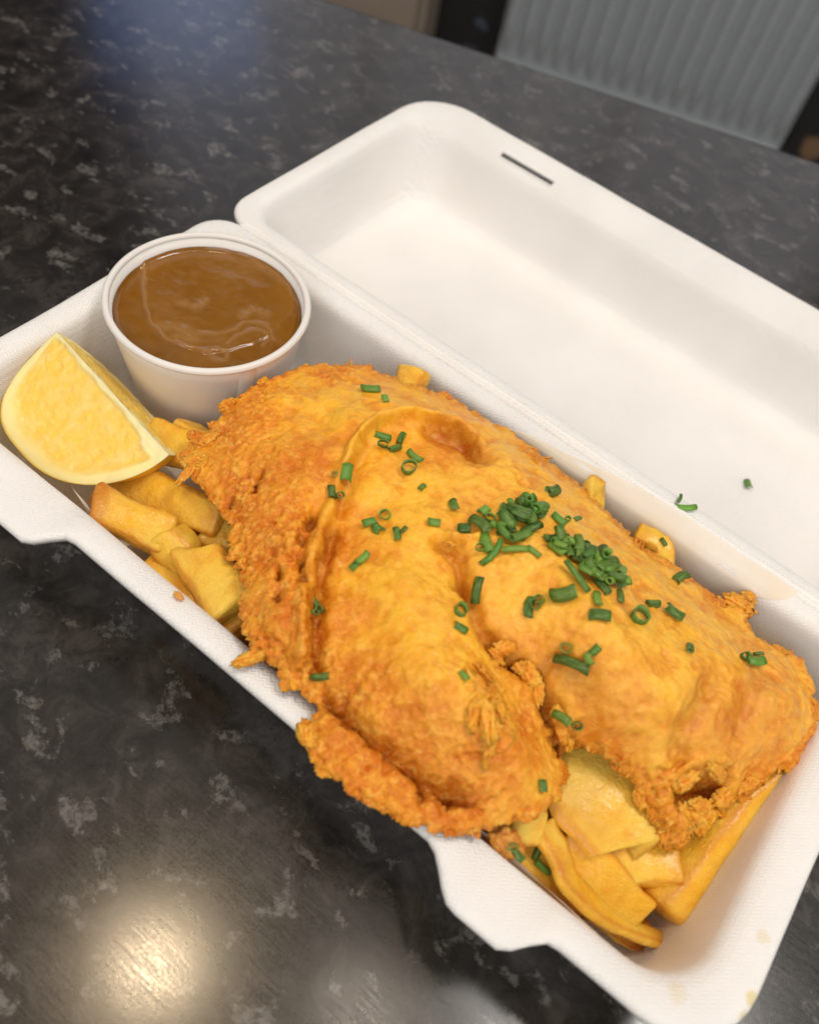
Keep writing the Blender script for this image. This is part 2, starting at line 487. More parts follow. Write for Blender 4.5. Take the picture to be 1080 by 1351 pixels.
# lid lying open: its front wall carries two latch slots
loops = []
prof = [(0, -3.2, 0, -3.2), (-.1, -1.5, 0, -1.5), (.5, -.4, .5, -.4), (1.8, 0, 2, 0), (4.5, 0, 5.5, -.9), (7.5, -.3, 11, -3.2), (9.2, -1.5, 16.5, -6.8), (10.2, -4, 18.2, -9), (11, -9, 19, -13), (12.4, -18, 20.5, -20), (14, -29, 22, -30), (15, -35, 23.3, -36), (16.5, -39.5, 25, -39.8), (19.5, -42, 28, -42), (26, -42.6, 34, -42.6), (45, -42.8, 50, -42.8), (62, -42.8, 62, -42.8)]
for ins, z, insf, zf in prof:
    r = [max(3, 14 - ins * .1), max(3, 14 - ins * .1), max(3, 27 - ins * .55), max(3, 27 - ins * .55)]
    lp = rrect(ins, LX - ins, WY + .6 + ins * .9, LID - insf, r)
    w = sstep(WY + 60, LID - 12, lp[:, 1]) * sstep(-2, 34, lp[:, 0]) * sstep(LX + 2, LX - 34, lp[:, 0]) if ins < 25 else np.ones(len(lp))
    loops.append(np.column_stack([lp, z + (zf - z) * w]))
lid = obj('lid', shell(loops, 'lid', -42), M_PULP, box)
sol = lid.modifiers.new('thickness', 'SOLIDIFY'); sol.thickness = .0011; sol.offset = -1
# latch slots cut through the lid's sloping front band
for (xa, xb) in ((54.5, 85.5), (242, 273)):
    bm = bmesh.new(); bmesh.ops.create_cube(bm, size=1)
    yc = 291.6
    for v in bm.verts:
        v.co = Vector(W(((xa + xb) / 2 + v.co.x * (xb - xa), yc + v.co.y * 2.1, -4 + v.co.z * 26)))
    me = bpy.data.meshes.new('cutter'); bm.to_mesh(me); bm.free()
    cut = bpy.data.objects.new('cutter', me); scene.collection.objects.link(cut)
    bo = lid.modifiers.new('slot', 'BOOLEAN'); bo.operation = 'DIFFERENCE'; bo.object = cut; bo.solver = 'EXACT'
    bpy.context.view_layer.update()
    dg = bpy.context.evaluated_depsgraph_get()
    nm = bpy.data.meshes.new_from_object(lid.evaluated_get(dg))
    lid.modifiers.clear(); lid.data = nm
    bpy.data.objects.remove(cut, do_unlink=True)
for p_ in lid.data.polygons: p_.use_smooth = True
# hinge: a pressed double crease joining the two halves
xs = np.linspace(13, LX - 13, 80); ys = [(147.6, -.9), (148.6, .35), (149.5, .75), (150.3, -.1), (151.0, .55), (152.2, .6), (153.4, -.8)]
V = [(x, y + .25 * math.sin(x * .05), z + .3 + .15 * math.sin(x * .31 + y)) for x in xs for y, z in ys]
hg = obj('hinge', mesh_from('hinge', V, grid_faces(len(xs), len(ys))), M_PULP, box)

# ------------------------------------------------------------------ greaseproof liner
def mat_liner():
    t = NT('greaseproof_paper'); c = t.coord()
    g = t.ramp(t.noise(c, 26, 4, .6, .5), [(.40, (0, 0, 0)), (.62, (1, 1, 1))])
    col = t.mix((.92, .88, .82), (.88, .76, .56), t.math('MULTIPLY', g, .5))
    t.l(col, t.b.inputs['Base Color'])
    t.set(Roughness=.42, Specular_IOR_Level=.4)
    b = t.bump(t.noise(c, 60, 4, .6), .001, .35); t.l(b, t.b.inputs['Normal'])
    tr = t.n('ShaderNodeBsdfTranslucent'); t.l(col, tr.inputs['Color'])
    mx = t.n('ShaderNodeMixShader'); mx.inputs[0].default_value = .3
    t.l(t.b.outputs[0], mx.inputs[1]); t.l(tr.outputs[0], mx.inputs[2])
    t.l(mx.outputs[0], t.t.nodes['Material Output'].inputs['Surface'])
    return t.m
def liner():
    nx, nv = 90, 90
    V = np.zeros((nx, nv, 3))
    fc = P(802, 1219, -13)      # free front corner of the paper
    for i, u in enumerate(np.linspace(0, 1, nx)):
        xf = 66 + (fc[0] - 66) * u; xb = 98 + (276.5 - 98) * u
        zf = -3 - 16 * sstep(.03, .12, u) + 14 * sstep(.60, .72, u) - 9 * sstep(.80, 1, u)
        yl = 1.3 * sstep(.72, .95, u); be = sstep(.3, .7, u); bl = sstep(.05, .4, u)
        pr_ = catmull([(12.6 + yl, zf), (14.4 + yl * 2.2, (zf - 34) * .45), (18.0 + yl * 2.2, -38), (23 + yl * 2, -43.6), (40, -44.2), (80, -44.4), (118, -44.2), (127, -43), (131.5, -36), (133 + 3.5 * bl, -30 + 12 * bl), (133.8 + 5.6 * bl, -27 + 22.5 * bl), (134.1 + 6.5 * bl + 1.9 * be, -25.6 + 24 * bl + 1.2 * be), (134.4 + 6.8 * bl + 8 * be, -25 + 24.2 * bl + 2.4 * be)], nv)
        t_ = np.linspace(0, 1, nv)
        V[i, :, 0] = xf + (xb - xf) * t_ - 16 * u * np.exp(-((t_ - .78) / .13) ** 2)
        V[i, :, 1] = pr_[:, 0]; V[i, :, 2] = pr_[:, 1]
    # left edge curls up
    for i in range(8):
        k = ((7 - i) / 7.0) ** 2
        V[i, :, 2] += 4.5 * k; V[i, :, 0] += 3.0 * k ** 2
    V = V.reshape(-1, 3)
    V[:, 2] += .5 * perlin(V / 22.) ; V[:, 1] += .35 * perlin(V / 17. + 5) * sstep(150, 140, V[:, 1])
    return mesh_from('greaseproof_paper', V, grid_faces(nx, nv))
lo = obj('greaseproof_paper', liner(), mat_liner())
tag(lo, 'thin translucent greaseproof paper lining the box under the chips', 'paper')

# ------------------------------------------------------------------ gravy cup
CX, CY, CZ, CR = 44.7, 99.0, 12.0, 38.0
def lathe(prof, n=96, wob=0):
    V = []; a = np.linspace(0, 2 * math.pi, n, endpoint=False)
    for t in a:
        for r, z in prof: V.append((CX + r * math.cos(t), CY + r * math.sin(t), z))
    return np.array(V), grid_faces(n, len(prof), wrap_u=True)
M_CUP = mat_simple('white_paper_cup', (.88, .86, .83), .42, .4, nscale=12, Subsurface_Weight=.15, Subsurface_Scale=.002, bump=(500, .0001, .3))
cup = empty('paper_cup'); tag(cup, 'round white paper cup full of gravy beside the lemon wedge', 'cup')
rb = 28.0; zb_ = -44.5
pr_ = [(rb - 2, zb_ + 3), (rb - .8, zb_ + 2.5), (rb, zb_), (rb + .3, zb_ + 1)] + [(rb + .3 + (CR - 1.6 - rb) * t, zb_ + 1 + (CZ - 3 - zb_ - 1) * t) for t in np.linspace(.1, 1, 10)]
pr_ += [(35.42 - (35.42 - rb) * t, CZ - 1.3 - (CZ - 1.3 - zb_ - 4) * t) for t in np.linspace(0, 1, 10)] + [(0.01, zb_ + 4)]
V, F = lathe(pr_); obj('cup_wall', mesh_from('cup_wall', V, F), M_CUP, cup)
tor = [(CR - 1.3 + 1.35 * math.cos(t), CZ - 1.4 + 1.4 * math.sin(t)) for t in np.linspace(0, 2 * math.pi, 15)]
V, F = lathe(tor)
V[:, 2] += .25 * perlin(V / 25.)
obj('rolled_rim', mesh_from('rolled_rim', V, F), M_CUP, cup)
# overlapping seam of the wrapped paper
ts = math.radians(-28)
V = []
for dz in np.linspace(0, 1, 8):
    r = rb + .3 + (CR - 1.6 - rb) * dz; z = zb_ + 1 + (CZ - 4 - zb_) * dz
    for q, off in ((0, .02), (.004, .45), (.16, .45), (.17, .02)): V.append((CX + (r + off) * math.cos(ts + q), CY + (r + off) * math.sin(ts + q), z))
obj('seam', mesh_from('seam', V, grid_faces(8, 4), smooth=False), M_CUP, cup)

def mat_gravy():
    t = NT('brown_gravy'); c = t.coord()
    at = t.n('ShaderNodeAttribute', attribute_name='Col')
    col = t.mix(at.outputs['Color'], (.27, .125, .026), t.ramp(t.noise(c, 90, 5, .6, .8), [(.45, (0, 0, 0)), (.75, (.55, .55, .55))]))
    t.l(col, t.b.inputs['Base Color'])
    t.l(t.bump(t.noise(c, 110, 2, .5, .6), .0005, .18), t.b.inputs['Normal'])
    t.set(Roughness=.16, Specular_IOR_Level=.5, Subsurface_Weight=.2, Subsurface_Scale=.003)
    t.b.inputs['Subsurface Radius'].default_value = (1, .4, .1)
    return t.m
def gravy():
    gz = CZ - 7.0; nr_, na = 130, 260
    rr = np.linspace(0, 1, nr_); aa = np.linspace(0, 2 * math.pi, na, endpoint=False)
    A, Rr = np.meshgrid(aa, rr, indexing='ij')
    rad_ = 34.45
    V = np.column_stack([CX + rad_ * (Rr * np.cos(A)).ravel(), CY + rad_ * (Rr * np.sin(A)).ravel(), np.full(A.size, gz)])
    q = V[:, :2].copy(); wob = np.column_stack([perlin(V / 6.), perlin(V / 6. + 40)]) * .8
    qq = q + wob
    G = lambda L: [P(a, b, gz) for a, b in L]
    h = np.zeros(len(V)); skin = np.zeros(len(V))
    def fold(L, amp, wid):
        d, par = pl_dist(qq, catmull(G(L), 40)); e = np.exp(-(d / wid) ** 2)
        return .40 * amp * e * (.6 + .4 * np.sin(par * 19)), e
    for L, amp, wid in (([(192, 346), (189, 375), (193, 408), (203, 432)], .75, .75), ([(203, 432), (222, 448), (247, 458), (275, 463), (300, 462)], .85, .7),
                        ([(300, 452), (318, 440), (338, 436), (352, 444), (346, 456)], .8, .75), ([(277, 464), (287, 461), (300, 466), (297, 475), (281, 472), (277, 464)], 1.0, .7),
                        ([(262, 440), (285, 441), (310, 434), (330, 426), (352, 430), (360, 445)], .6, .9), ([(330, 344), (355, 358), (378, 378), (392, 402)], .45, .8),
                        ([(240, 400), (258, 405), (270, 398)], .5, 2.0), ([(320, 418), (335, 410), (350, 415)], .5, 2.0), ([(212, 430), (235, 432), (255, 446), (230, 445)], .55, 2.6)):
        a, e = fold(L, amp, wid); h += a; skin = np.maximum(skin, e)
    h += .25 * fbm(V / 14., 2)
    SK = catmull(np.array([P(a_, b_, gz) for a_, b_ in ((190, 346), (187, 375), (192, 408), (203, 436), (225, 452), (250, 461), (280, 466), (312, 460), (345, 448), (372, 428), (386, 402), (372, 365), (330, 340), (270, 328), (220, 332), (190, 346))]), 120)[:, :2]
    ins = np.zeros(len(V), bool); dS, _ = pl_dist(qq, list(SK))
    for k_ in range(len(SK) - 1):
        A_, B_ = SK[k_], SK[k_ + 1]
        ins ^= ((A_[1] > qq[:, 1]) != (B_[1] > qq[:, 1])) & (qq[:, 0] < (B_[0] - A_[0]) * (qq[:, 1] - A_[1]) / (B_[1] - A_[1] + 1e-12) + A_[0])
    sS = sstep(-.6, .6, np.where(ins, dS, -dS)); h += .55 * sS + .08 * sS * billow(V / 9. + 3, 2)
    # meniscus on the wall
    rn = Rr.ravel(); h += 1.4 * np.clip((rn - .94) / .06, 0, 1) ** 2
    V[:, 2] += h
    a0 = np.array([.175, .066, .003]); a1 = np.array([.40, .22, .085]); a2 = np.array([.235, .092, .005])
    left, _ = pl_dist(q, [P(200, 330, gz), P(190, 380, gz), P(205, 440, gz), P(300, 475, gz)])
    k = np.clip(.5 + .5 * fbm(V / 14. + 3, 3), 0, 1)[:, None]
    c = a0 * (1 - k) + a2 * k; c = c * (1 - .35 * sS[:, None]) + np.array([.27, .115, .014]) * .35 * sS[:, None]
    c = c * (1 - .38 * skin[:, None]) + a1 * .38 * skin[:, None]
    me = mesh_from('gravy', V, grid_faces(na, nr_, wrap_u=True)); colattr(me, c)
    return me
gv = obj('gravy', gravy(), mat_gravy())
tag(gv, 'glossy brown gravy with a wrinkled skin filling the paper cup', 'gravy')

# ------------------------------------------------------------------ lemon wedge
def lemon():
    A = P(75, 437, 6); B = P(223, 600, -3)
    mid = (A + B) / 2; a = (B - A); hl = np.linalg.norm(a) / 2; a /= np.linalg.norm(a)
    d1 = P(40, 612, -15) - mid; d1 -= a * (d1 @ a); Rm = np.linalg.norm(d1); d1 /= Rm
    up_ = np.cross(a, d1); up_ = up_ if up_[2] > 0 else -up_
    th = math.radians(99)
    def pt(s, r, ph): return mid + a * hl * s + r * (1 - .42 * ph / th) * (d1 * math.cos(ph) - up_ * math.sin(ph)) - a * 7.0 * (r / Rm) ** 2 * math.cos(ph)
    def Rad(s):
        s = np.clip(s, -1, 1)
        return Rm * (1 - abs(s) ** 2.7) ** .52
    root = empty('lemon_wedge'); tag(root, 'juicy yellow lemon wedge lying against the paper cup', 'lemon')
    ss = np.sin(np.linspace(-1, 1, 90) * math.pi / 2)
    # rind
    nph = 40; V = []
    for s in ss:
        for ph in np.linspace(0, th, nph): V.append(pt(s, Rad(s), ph))
    V = np.array(V); 
    cvec = V - mid
    V += (cvec / (np.linalg.norm(cvec, axis=1)[:, None] + 1e-6)) * (.25 * worley(V / 1.6)[:, None] - .1 + .5 * perlin(V / 14.)[:, None])
    t = NT('lemon_rind'); c = t.coord()
    t.l(t.mix((.92, .62, .035), (.85, .50, .02), t.noise(c, 80, 4, .6)), t.b.inputs['Base Color'])
    v = t.n('ShaderNodeTexVoronoi', i_Scale=650.0); t.l(c, v.inputs['Vector'])
    t.l(t.bump(v.outputs['Distance'], .0004, .5), t.b.inputs['Normal'])
    t.set(Roughness=.35, Subsurface_Weight=.2, Subsurface_Scale=.002)
    obj('rind', mesh_from('rind', V, grid_faces(len(ss), nph)), t.m, root)
    # cut faces
    t = NT('lemon_flesh'); c = t.coord()
    at = t.n('ShaderNodeAttribute', attribute_name='Col')
    mp = t.n('ShaderNodeMapping'); mp.inputs['Scale'].default_value = (1, .55, 1); t.l(c, mp.inputs['Vector'])
    v = t.n('ShaderNodeTexVoronoi', feature='SMOOTH_F1', i_Scale=300.0); t.l(mp.outputs[0], v.inputs['Vector'])
    pm = t.n('ShaderNodeAttribute', attribute_name='Pulp')
    col = t.mix(at.outputs['Color'], (.93, .74, .34), t.math('MULTIPLY', t.ramp(v.outputs['Distance'], [(.35, (0, 0, 0)), (.7, (1, 1, 1))]), t.math('MULTIPLY', pm.outputs['Fac'], .35)))
    t.l(col, t.b.inputs['Base Color'])
    h = t.math('MULTIPLY', t.math('ADD', v.outputs['Distance'], t.math('MULTIPLY', t.noise(c, 700, 4, .6), .7)), pm.outputs['Fac'])
    b = t.bump(h, .0008, .6); b = t.bump(t.noise(c, 200, 4, .6), .0005, .3, b); t.l(b, t.b.inputs['Normal'])
    rr_ = t.n('ShaderNodeMapRange'); rr_.inputs[3].default_value = .42; rr_.inputs[4].default_value = .13
    t.l(pm.outputs['Fac'], rr_.inputs[0]); t.l(rr_.outputs[0], t.b.inputs['Roughness'])
    t.set(Specular_IOR_Level=.55, Subsurface_Weight=.6, Subsurface_Scale=.006)
    t.b.inputs['Subsurface Radius'].default_value = (1, .7, .2)
    nr_ = 70
    for ph, nrm in ((0.0, up_), (th, None)):
        V = []; rf = []; sv = []
        for s in ss:
            for q in np.linspace(0, 1, nr_): V.append(pt(s, Rad(s) * q, ph)); rf.append(Rad(s) * q); sv.append(s)
        V = np.array(V); rf = np.array(rf); sv = np.array(sv)
        n_ = up_ if nrm is not None else -(d1 * -math.sin(th) - up_ * math.cos(th)) * -1
        wob = .8 * perlin(V / 6.)
        edge = np.minimum(Rad_vec(sv, Rm) - rf, 99)
        tip = sstep(.50, .98, sv) * 9 + sstep(-.72, -1, sv) * 5
        depth = edge - 3.0 - tip + wob
        core = rf - .8 - 1.2 * perlin(V / 9. + 7) - 3 * sstep(.2, .9, sv)
        pulp = sstep(-1.0, 5.5, depth) * sstep(0, 2.0, core)
        ves = billow(V @ np.diag([1, .7, 1]) / 2.6, 2)
        disp = -(.9 * pulp) + pulp * .42 * ves + .2 * perlin(V / 3.) + .5 * np.exp(-(core / 1.2) ** 2) * perlin(V / 2.2 + 3)
        V = V + n_ * disp[:, None]
        pith = np.array([.97, .80, .36]); pul = np.array([.95, .62, .085]); core_c = np.array([.95, .84, .50])
        k = pulp[:, None]
        cc = pith * (1 - k) + pul * k
        kc = (sstep(2.2, -.5, core) * .5)[:, None]; cc = cc * (1 - kc) + core_c * kc
        ke = sstep(.9, .2, edge)[:, None]; cc = cc * (1 - ke) + np.array([.82, .55, .06]) * ke
        stre = (.5 + .5 * perlin(np.column_stack([V @ a / 9., V @ d1 / 2.0, V @ up_ / 9.])))[:, None]
        cc = cc * (1 - .22 * k * stre) + np.array([.92, .72, .30]) * .22 * k * stre
        me = mesh_from('cut_face', V, grid_faces(len(ss), nr_)); colattr(me, cc)
        at_ = me.attributes.new('Pulp', 'FLOAT', 'POINT'); at_.data.foreach_set('value', pulp.astype(np.float32))
        obj('cut_face', me, t.m, root)
def Rad_vec(s, Rm): return Rm * (1 - np.abs(np.clip(s, -1, 1)) ** 2.7) ** .52
lemon()

# ------------------------------------------------------------------ battered fish
FISH_OUT = [(395, 484, 3), (368, 498, 3), (346, 503, 3), (328, 512, 3), (318, 524, 2), (296, 528, 2), (294, 545, 2), (270, 566, 1), (254, 568, 1), (258, 584, 0), (240, 598, 0), (246, 618, 0), (262, 636, 0), (276, 652, 1), (288, 672, 2), (300, 690, 2), (300, 706, 2), (308, 718, 3), (300, 732, 3), (318, 752, 3), (322, 790, 4), (316, 832, 4), (330, 846, 5), (322, 872, 5), (352, 874, 5), (372, 872, 5), (378, 904, 5), (396, 918, 5), (420, 930, 5), (400, 966, 5), (402, 992, 5), (428, 1020, 5), (462, 1046, 5), (500, 1062, 5.5), (530, 1080, 5.5), (570, 1092, 5), (612, 1104, 4), (660, 1096, 3), (706, 1078, 2), (738, 1052, 1), (748, 1024, 0), (746, 1000, -1),
            (740, 985, -2), (752, 982, -2), (768, 990, -1), (790, 1004, -1), (812, 1020, -2), (834, 1042, -4), (846, 1062, -6), (862, 1080, -8), (878, 1112, -11), (898, 1112, -12), (912, 1096, -12), (930, 1090, -12), (950, 1072, -12), (968, 1058, -11), (1004, 1036, -9), (1018, 1020, -7), (1044, 1012, -6), (1066, 984, -5), (1076, 940, -4), (1070, 890, -3), (1046, 860, -3), (1012, 852, -2), (996, 838, -2), (984, 812, -2), (986, 788, -2), (950, 792, -1), (922, 772, 0), (900, 756, 1), (876, 738, 1), (846, 720, 2), (812, 690, 3), (776, 648, 4), (738, 622, 4), (704, 590, 5), (676, 568, 5), (652, 560, 5), (622, 540, 5), (590, 520, 5), (560, 512, 5), (536, 506, 5), (510, 494, 4), (484, 478, 4), (452, 480, 3), (424, 478, 3)]
FISH_IN = [(520, 620, 21), (540, 700, 24), (560, 800, 26), (600, 880, 27), (640, 960, 24), (690, 1015, 14), (500, 760, 22), (480, 850, 18), (520, 920, 20), (580, 990, 16), (640, 1030, 13),
           (428, 700, 14), (416, 780, 13), (416, 850, 12), (448, 935, 9), (520, 1003, 8), (590, 1046, 7), (650, 1068, 6), (474, 690, 17.5), (464, 770, 16.5),
           (405, 650, 17.5), (392, 720, 17), (382, 800, 15), (370, 850, 11), (345, 700, 11), (345, 780, 10), (425, 975, 8), (470, 1025, 7.5), (540, 1062, 7),
           (330, 560, 10), (380, 530, 12), (430, 560, 15), (310, 620, 9), (370, 600, 15), (350, 650, 13), (280, 600, 5), (440, 510, 11), (300, 575, 7),
           (470, 565, 20), (500, 550, 19.5), (545, 545, 21), (600, 557, 22), (638, 588, 23), (652, 620, 23), (470, 600, 20), (450, 640, 19),
           (490, 512, 11), (560, 530, 12), (630, 560, 12), (690, 605, 13),
           (560, 574, 13.5), (600, 584, 13), (624, 607, 14), (522, 572, 16), (590, 630, 20), (630, 640, 21),
           (700, 660, 22), (760, 720, 23.5), (820, 790, 24), (880, 850, 23), (940, 890, 19), (1000, 930, 13), (640, 690, 23), (640, 780, 23), (700, 790, 26), (760, 870, 26), (820, 950, 21), (860, 1010, 10), (900, 985, 14), (760, 930, 19), (800, 990, 8), (700, 850, 20),
           (740, 655, 15), (800, 715, 14), (860, 762, 12), (920, 800, 10), (980, 850, 6), (1040, 900, 6), (1040, 960, 6), (980, 990, 6), (960, 940, 13),
           (655, 848, 17), (690, 888, 11), (728, 945, 4), (570, 730, 22), (596, 745, 20), (625, 735, 24), (610, 790, 22), (900, 1070, -3), (950, 1050, -3)]
OUT3 = np.array([P(*q) for q in FISH_OUT]); IN3 = np.array([P(*q) for q in FISH_IN])
CT = np.vstack([OUT3, IN3])
def tps_fit(C, lam=.6):
    n = len(C); d = np.hypot(C[:, None, 0] - C[None, :, 0], C[:, None, 1] - C[None, :, 1]) / 10
    K = np.where(d > 0, d * d * np.log(d + 1e-9), 0) + lam * np.eye(n)
    Q = np.column_stack([np.ones(n), C[:, :2] / 100])
    A = np.block([[K, Q], [Q.T, np.zeros((3, 3))]])
    return np.linalg.solve(A, np.r_[C[:, 2], 0, 0, 0])
TW = tps_fit(CT)
def tps(p):
    out = np.zeros(len(p))
    for s in range(0, len(p), 20000):
        q = p[s:s + 20000]
        d = np.hypot(q[:, None, 0] - CT[None, :, 0], q[:, None, 1] - CT[None, :, 1]) / 10
        out[s:s + 20000] = np.where(d > 0, d * d * np.log(d + 1e-9), 0) @ TW[:len(CT)] + TW[len(CT)] + q / 100 @ TW[len(CT) + 1:]
    return out
def on(px, py):
    z = 14.0
    for _ in range(8):
        X = P(px, py, z); z = .5 * z + .5 * float(tps(X[None, :2])[0])
    return P(px, py, z)
def onl(L): return [on(*q) for q in L]

def fish():
    st = .42
    gx = np.arange(76, 304, st); gy = np.arange(-16, 146, st)
    GX, GY = np.meshgrid(gx, gy, indexing='ij'); nx, ny = GX.shape
    p = np.column_stack([GX.ravel(), GY.ravel()])
    poly = OUT3[:, :2]
    d, _ = pl_dist(p, list(poly) + [poly[0]])
    inside = np.zeros(len(p), bool)
    for k in range(len(poly)):
        a = poly[k]; b = poly[(k + 1) % len(poly)]
        c = ((a[1] > p[:, 1]) != (b[1] > p[:, 1])) & (p[:, 0] < (b[0] - a[0]) * (p[:, 1] - a[1]) / (b[1] - a[1] + 1e-12) + a[0])
        inside ^= c
    sd = np.where(inside, d, -d)
    p3 = np.column_stack([p, np.zeros(len(p))])
    # how lacy / bubbly the crust is here
    flange, par = pl_dist(p, onl([(300, 560), (320, 620), (350, 690), (365, 760), (360, 840), (400, 930), (440, 990), (520, 1050), (600, 1085)]))
    rough = np.exp(-(flange / 15.) ** 2)
    def blob(px, py, r):
        c = on(px, py); return np.exp(-(((p - c[:2]) / r) ** 2).sum(1))
    for q in ((640, 930, 7), (660, 880, 5), (690, 960, 6), (890, 1075, 9), (940, 1050, 9), (745, 965, 4), (860, 1060, 7), (620, 905, 4), (640, 985, 6), (985, 800, 5), (700, 600, 7), (600, 718, 4), (440, 490, 9), (350, 520, 9)):
        rough = np.maximum(rough, blob(*q))
    rough = np.maximum(rough, .85 * sstep(6, .5, sd)); rough = np.clip(rough, 0, 1)
    sd = sd + rough * (2.1 * fbm(p3 / 6.5 + 3, 4, .6) + .3 * perlin(p3 / 1.1)) * sstep(9, 2, np.abs(sd)) + .3 * perlin(p3 / 3.)
    Z = tps(p)
    # long features
    def line(L, n=60): return catmull(np.array(onl(L)), n)
    def carve(L, amp, wid, a0=0., a1=0., pw=2):
        dd, pp = pl_dist(p + .9 * np.column_stack([perlin(p3 / 5.), perlin(p3 / 5. + 9)]), line(L))
        e = np.exp(-(dd / wid) ** pw); tap = sstep(-.001, max(a0, 1e-3), pp) * sstep(1.001, 1 - max(a1, 1e-3), pp)
        return amp * e * tap, e * tap
    dark = np.zeros(len(p)); light = np.zeros(len(p))  # first mask: shade of creases and holes, painted into the colour below
    def add(L, amp, wid, a0=.1, a1=.1, dk_shade=0, lt=0):
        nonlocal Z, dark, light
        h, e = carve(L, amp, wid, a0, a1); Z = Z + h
        dark = np.maximum(dark, dk_shade * np.minimum(1, 1.6 * e)); light = np.maximum(light, lt * e)
    add([(446, 685), (432, 730), (422, 775), (416, 820), (417, 865), (424, 900)], -4.6, 2.4, .1, .1, .6)
    add([(446, 650), (428, 690), (414, 730), (403, 770), (399, 820), (400, 865), (408, 895)], 4.8, 2.0, .1, .15, 0, .45)
    add([(385, 690), (378, 750), (374, 810), (376, 860)], 1.6, 4.0, .2, .2)
    add([(418, 905), (450, 942), (490, 975), (530, 1008), (570, 1038), (610, 1056), (650, 1066)], -5.5, 2.0, .12, .2, .9)
    add([(440, 665), (452, 625), (468, 590), (492, 562), (522, 550), (560, 550), (598, 560), (626, 578), (640, 605)], 4.8, 1.9, .2, .1, 0, .8)
    add([(545, 566), (580, 570), (610, 582), (628, 602), (634, 618)], -6.0, 4.2, .3, .3, .7)
    add([(500, 575), (470, 612), (452, 660), (440, 700)], -2.0, 2.4, .3, .3, .25)
    add([(566, 708), (586, 722), (602, 736), (612, 756), (608, 785)], -5.0, 2.4, .2, .1, .5)
    add([(572, 700), (600, 712), (622, 714), (640, 708)], 2.4, 1.5, .3, .3, 0, .5)
    add([(645, 838), (662, 862), (684, 884), (704, 902), (724, 934), (738, 966), (746, 992)], -9, 2.6, .12, 0, 1.0)
    add([(606, 748), (616, 775), (628, 805), (640, 832), (652, 850)], -5.0, 2.8, .2, .05, .55)
    add([(668, 866), (676, 872)], -5, 1.4, 0, 0, 1.0)
    add([(705, 905), (720, 880), (742, 868), (770, 905), (790, 925)], -3.0, 3., .2, .3, .4)
    add([(960, 880), (920, 930), (900, 975), (905, 1010)], -4.0, 3.6, .3, .1, .45)
    add([(1010, 870), (985, 930), (975, 985)], -2.4, 3.6, .3, .2, .3)
    add([(640, 760), (690, 735), (740, 760), (800, 840), (860, 880)], .9, 6, .2, .3, 0, .35)
    add([(560, 720), (545, 800), (580, 860), (600, 930)], 1.0, 9, .2, .3, 0, .45)
    # torn bubble near the right end
    c = on(930, 1040); v1 = on(965, 1036)[:2] - c[:2]; v1 /= np.linalg.norm(v1); v2 = np.array([-v1[1], v1[0]])
    e = np.exp(-((np.abs((p - c[:2]) @ v1) / 9.5) ** 4 + (np.abs((p - c[:2]) @ v2) / 4.0) ** 4)); Z -= 13 * e; dark = np.maximum(dark, 1.0 * e)
    er = np.exp(-((np.hypot((p - c[:2]) @ v1 / 1.9, (p - c[:2]) @ v2) - 6.3) / 1.3) ** 2); Z += 1.6 * er; light = np.maximum(light, .4 * er)
    for q in ((905, 1070, 1.6, 5), (369, 757, 1.5, 3), (399, 742, 1.2, 3), (401, 763, 1.5, 3), (367, 787, 1.7, 2.4), (412, 688, 2.0, 3.2), (398, 712, 1.5, 2), (556, 1046, 1.5, 2), (338, 640, 1.3, 2), (306, 662, 1.3, 2), (345, 625, 1.1, 2), (592, 1052, 1.8, 2.5)):
        c = on(q[0], q[1]); dd = p - c[:2]; e = np.exp(-((dd[:, 0] * .8 + dd[:, 1] * .3) ** 2 + (dd[:, 1] * .62) ** 2) / q[2] ** 2) ; e = np.clip(1.5 * e, 0, 1) ** 1.5; Z -= 1.8 * q[3] * e; dark = np.maximum(dark, e)
    # broad lumps
    Z += (1.5 * fbm(p3 / 24., 3) + .7 * fbm(p3 / 10. + 4, 2)) * sstep(2, 12, sd)
    Zs = Z.copy()
    # rounded edge + underside
    r = 3.2 + 2.8 * (1 - rough)
    q = np.clip(sd / r, 0, 1); rise = np.sqrt(np.clip(1 - (1 - q) ** 2, 0, 1))
    thick = (2.2 + 2.2 * (1 - rough)) * rise + np.minimum(9, .42 * np.clip(sd - 2, 0, 40))
    Ztop = Z - .45 * r * (1 - rise)
    # surface normal of the smooth form
    G = Ztop.reshape(nx, ny); dzx, dzy = np.gradient(G, st)
    nrm = np.column_stack([-dzx.ravel(), -dzy.ravel(), np.ones(len(p))]); nrm /= np.linalg.norm(nrm, axis=1)[:, None]
    V = np.column_stack([p, Ztop])
    # crust relief
    am = .28 + 1.0 * rough
    mid = fbm(V / 9.5 + 60, 4, .55) + .45 * (billow(V / 5.5 + 44, 3, .55) - .55)
    rel = (.42 + .25 * sstep(190, 250, p[:, 0] + .5 * p[:, 1])) * mid * sstep(.5, 5, sd) + am * .40 * fbm(V / 7.5, 3) + (.13 + 1.35 * rough) * (.30 * billow(V / 3.4 + 5, 2) + .20 * billow(V / 1.55 + 11, 2))
    b3 = worley(V / 2.4 + 21); pore = np.sqrt(np.clip(1 - (b3 / .55) ** 2, 0, 1)) * sstep(.0, .35, perlin(V / 10. + 33)) * rough
    rel -= 1.6 * pore
    pit = worley(V / 3.0); rel -= rough * 1.1 * sstep(.34, .12, pit) * sstep(-.05, .35, perlin(V / 9. + 2))
    blis = worley(V / 4.6 + 7); rel += (.30 + .35 * rough) * sstep(.42, .1, blis) * sstep(-.1, .3, perlin(V / 13. + 8))
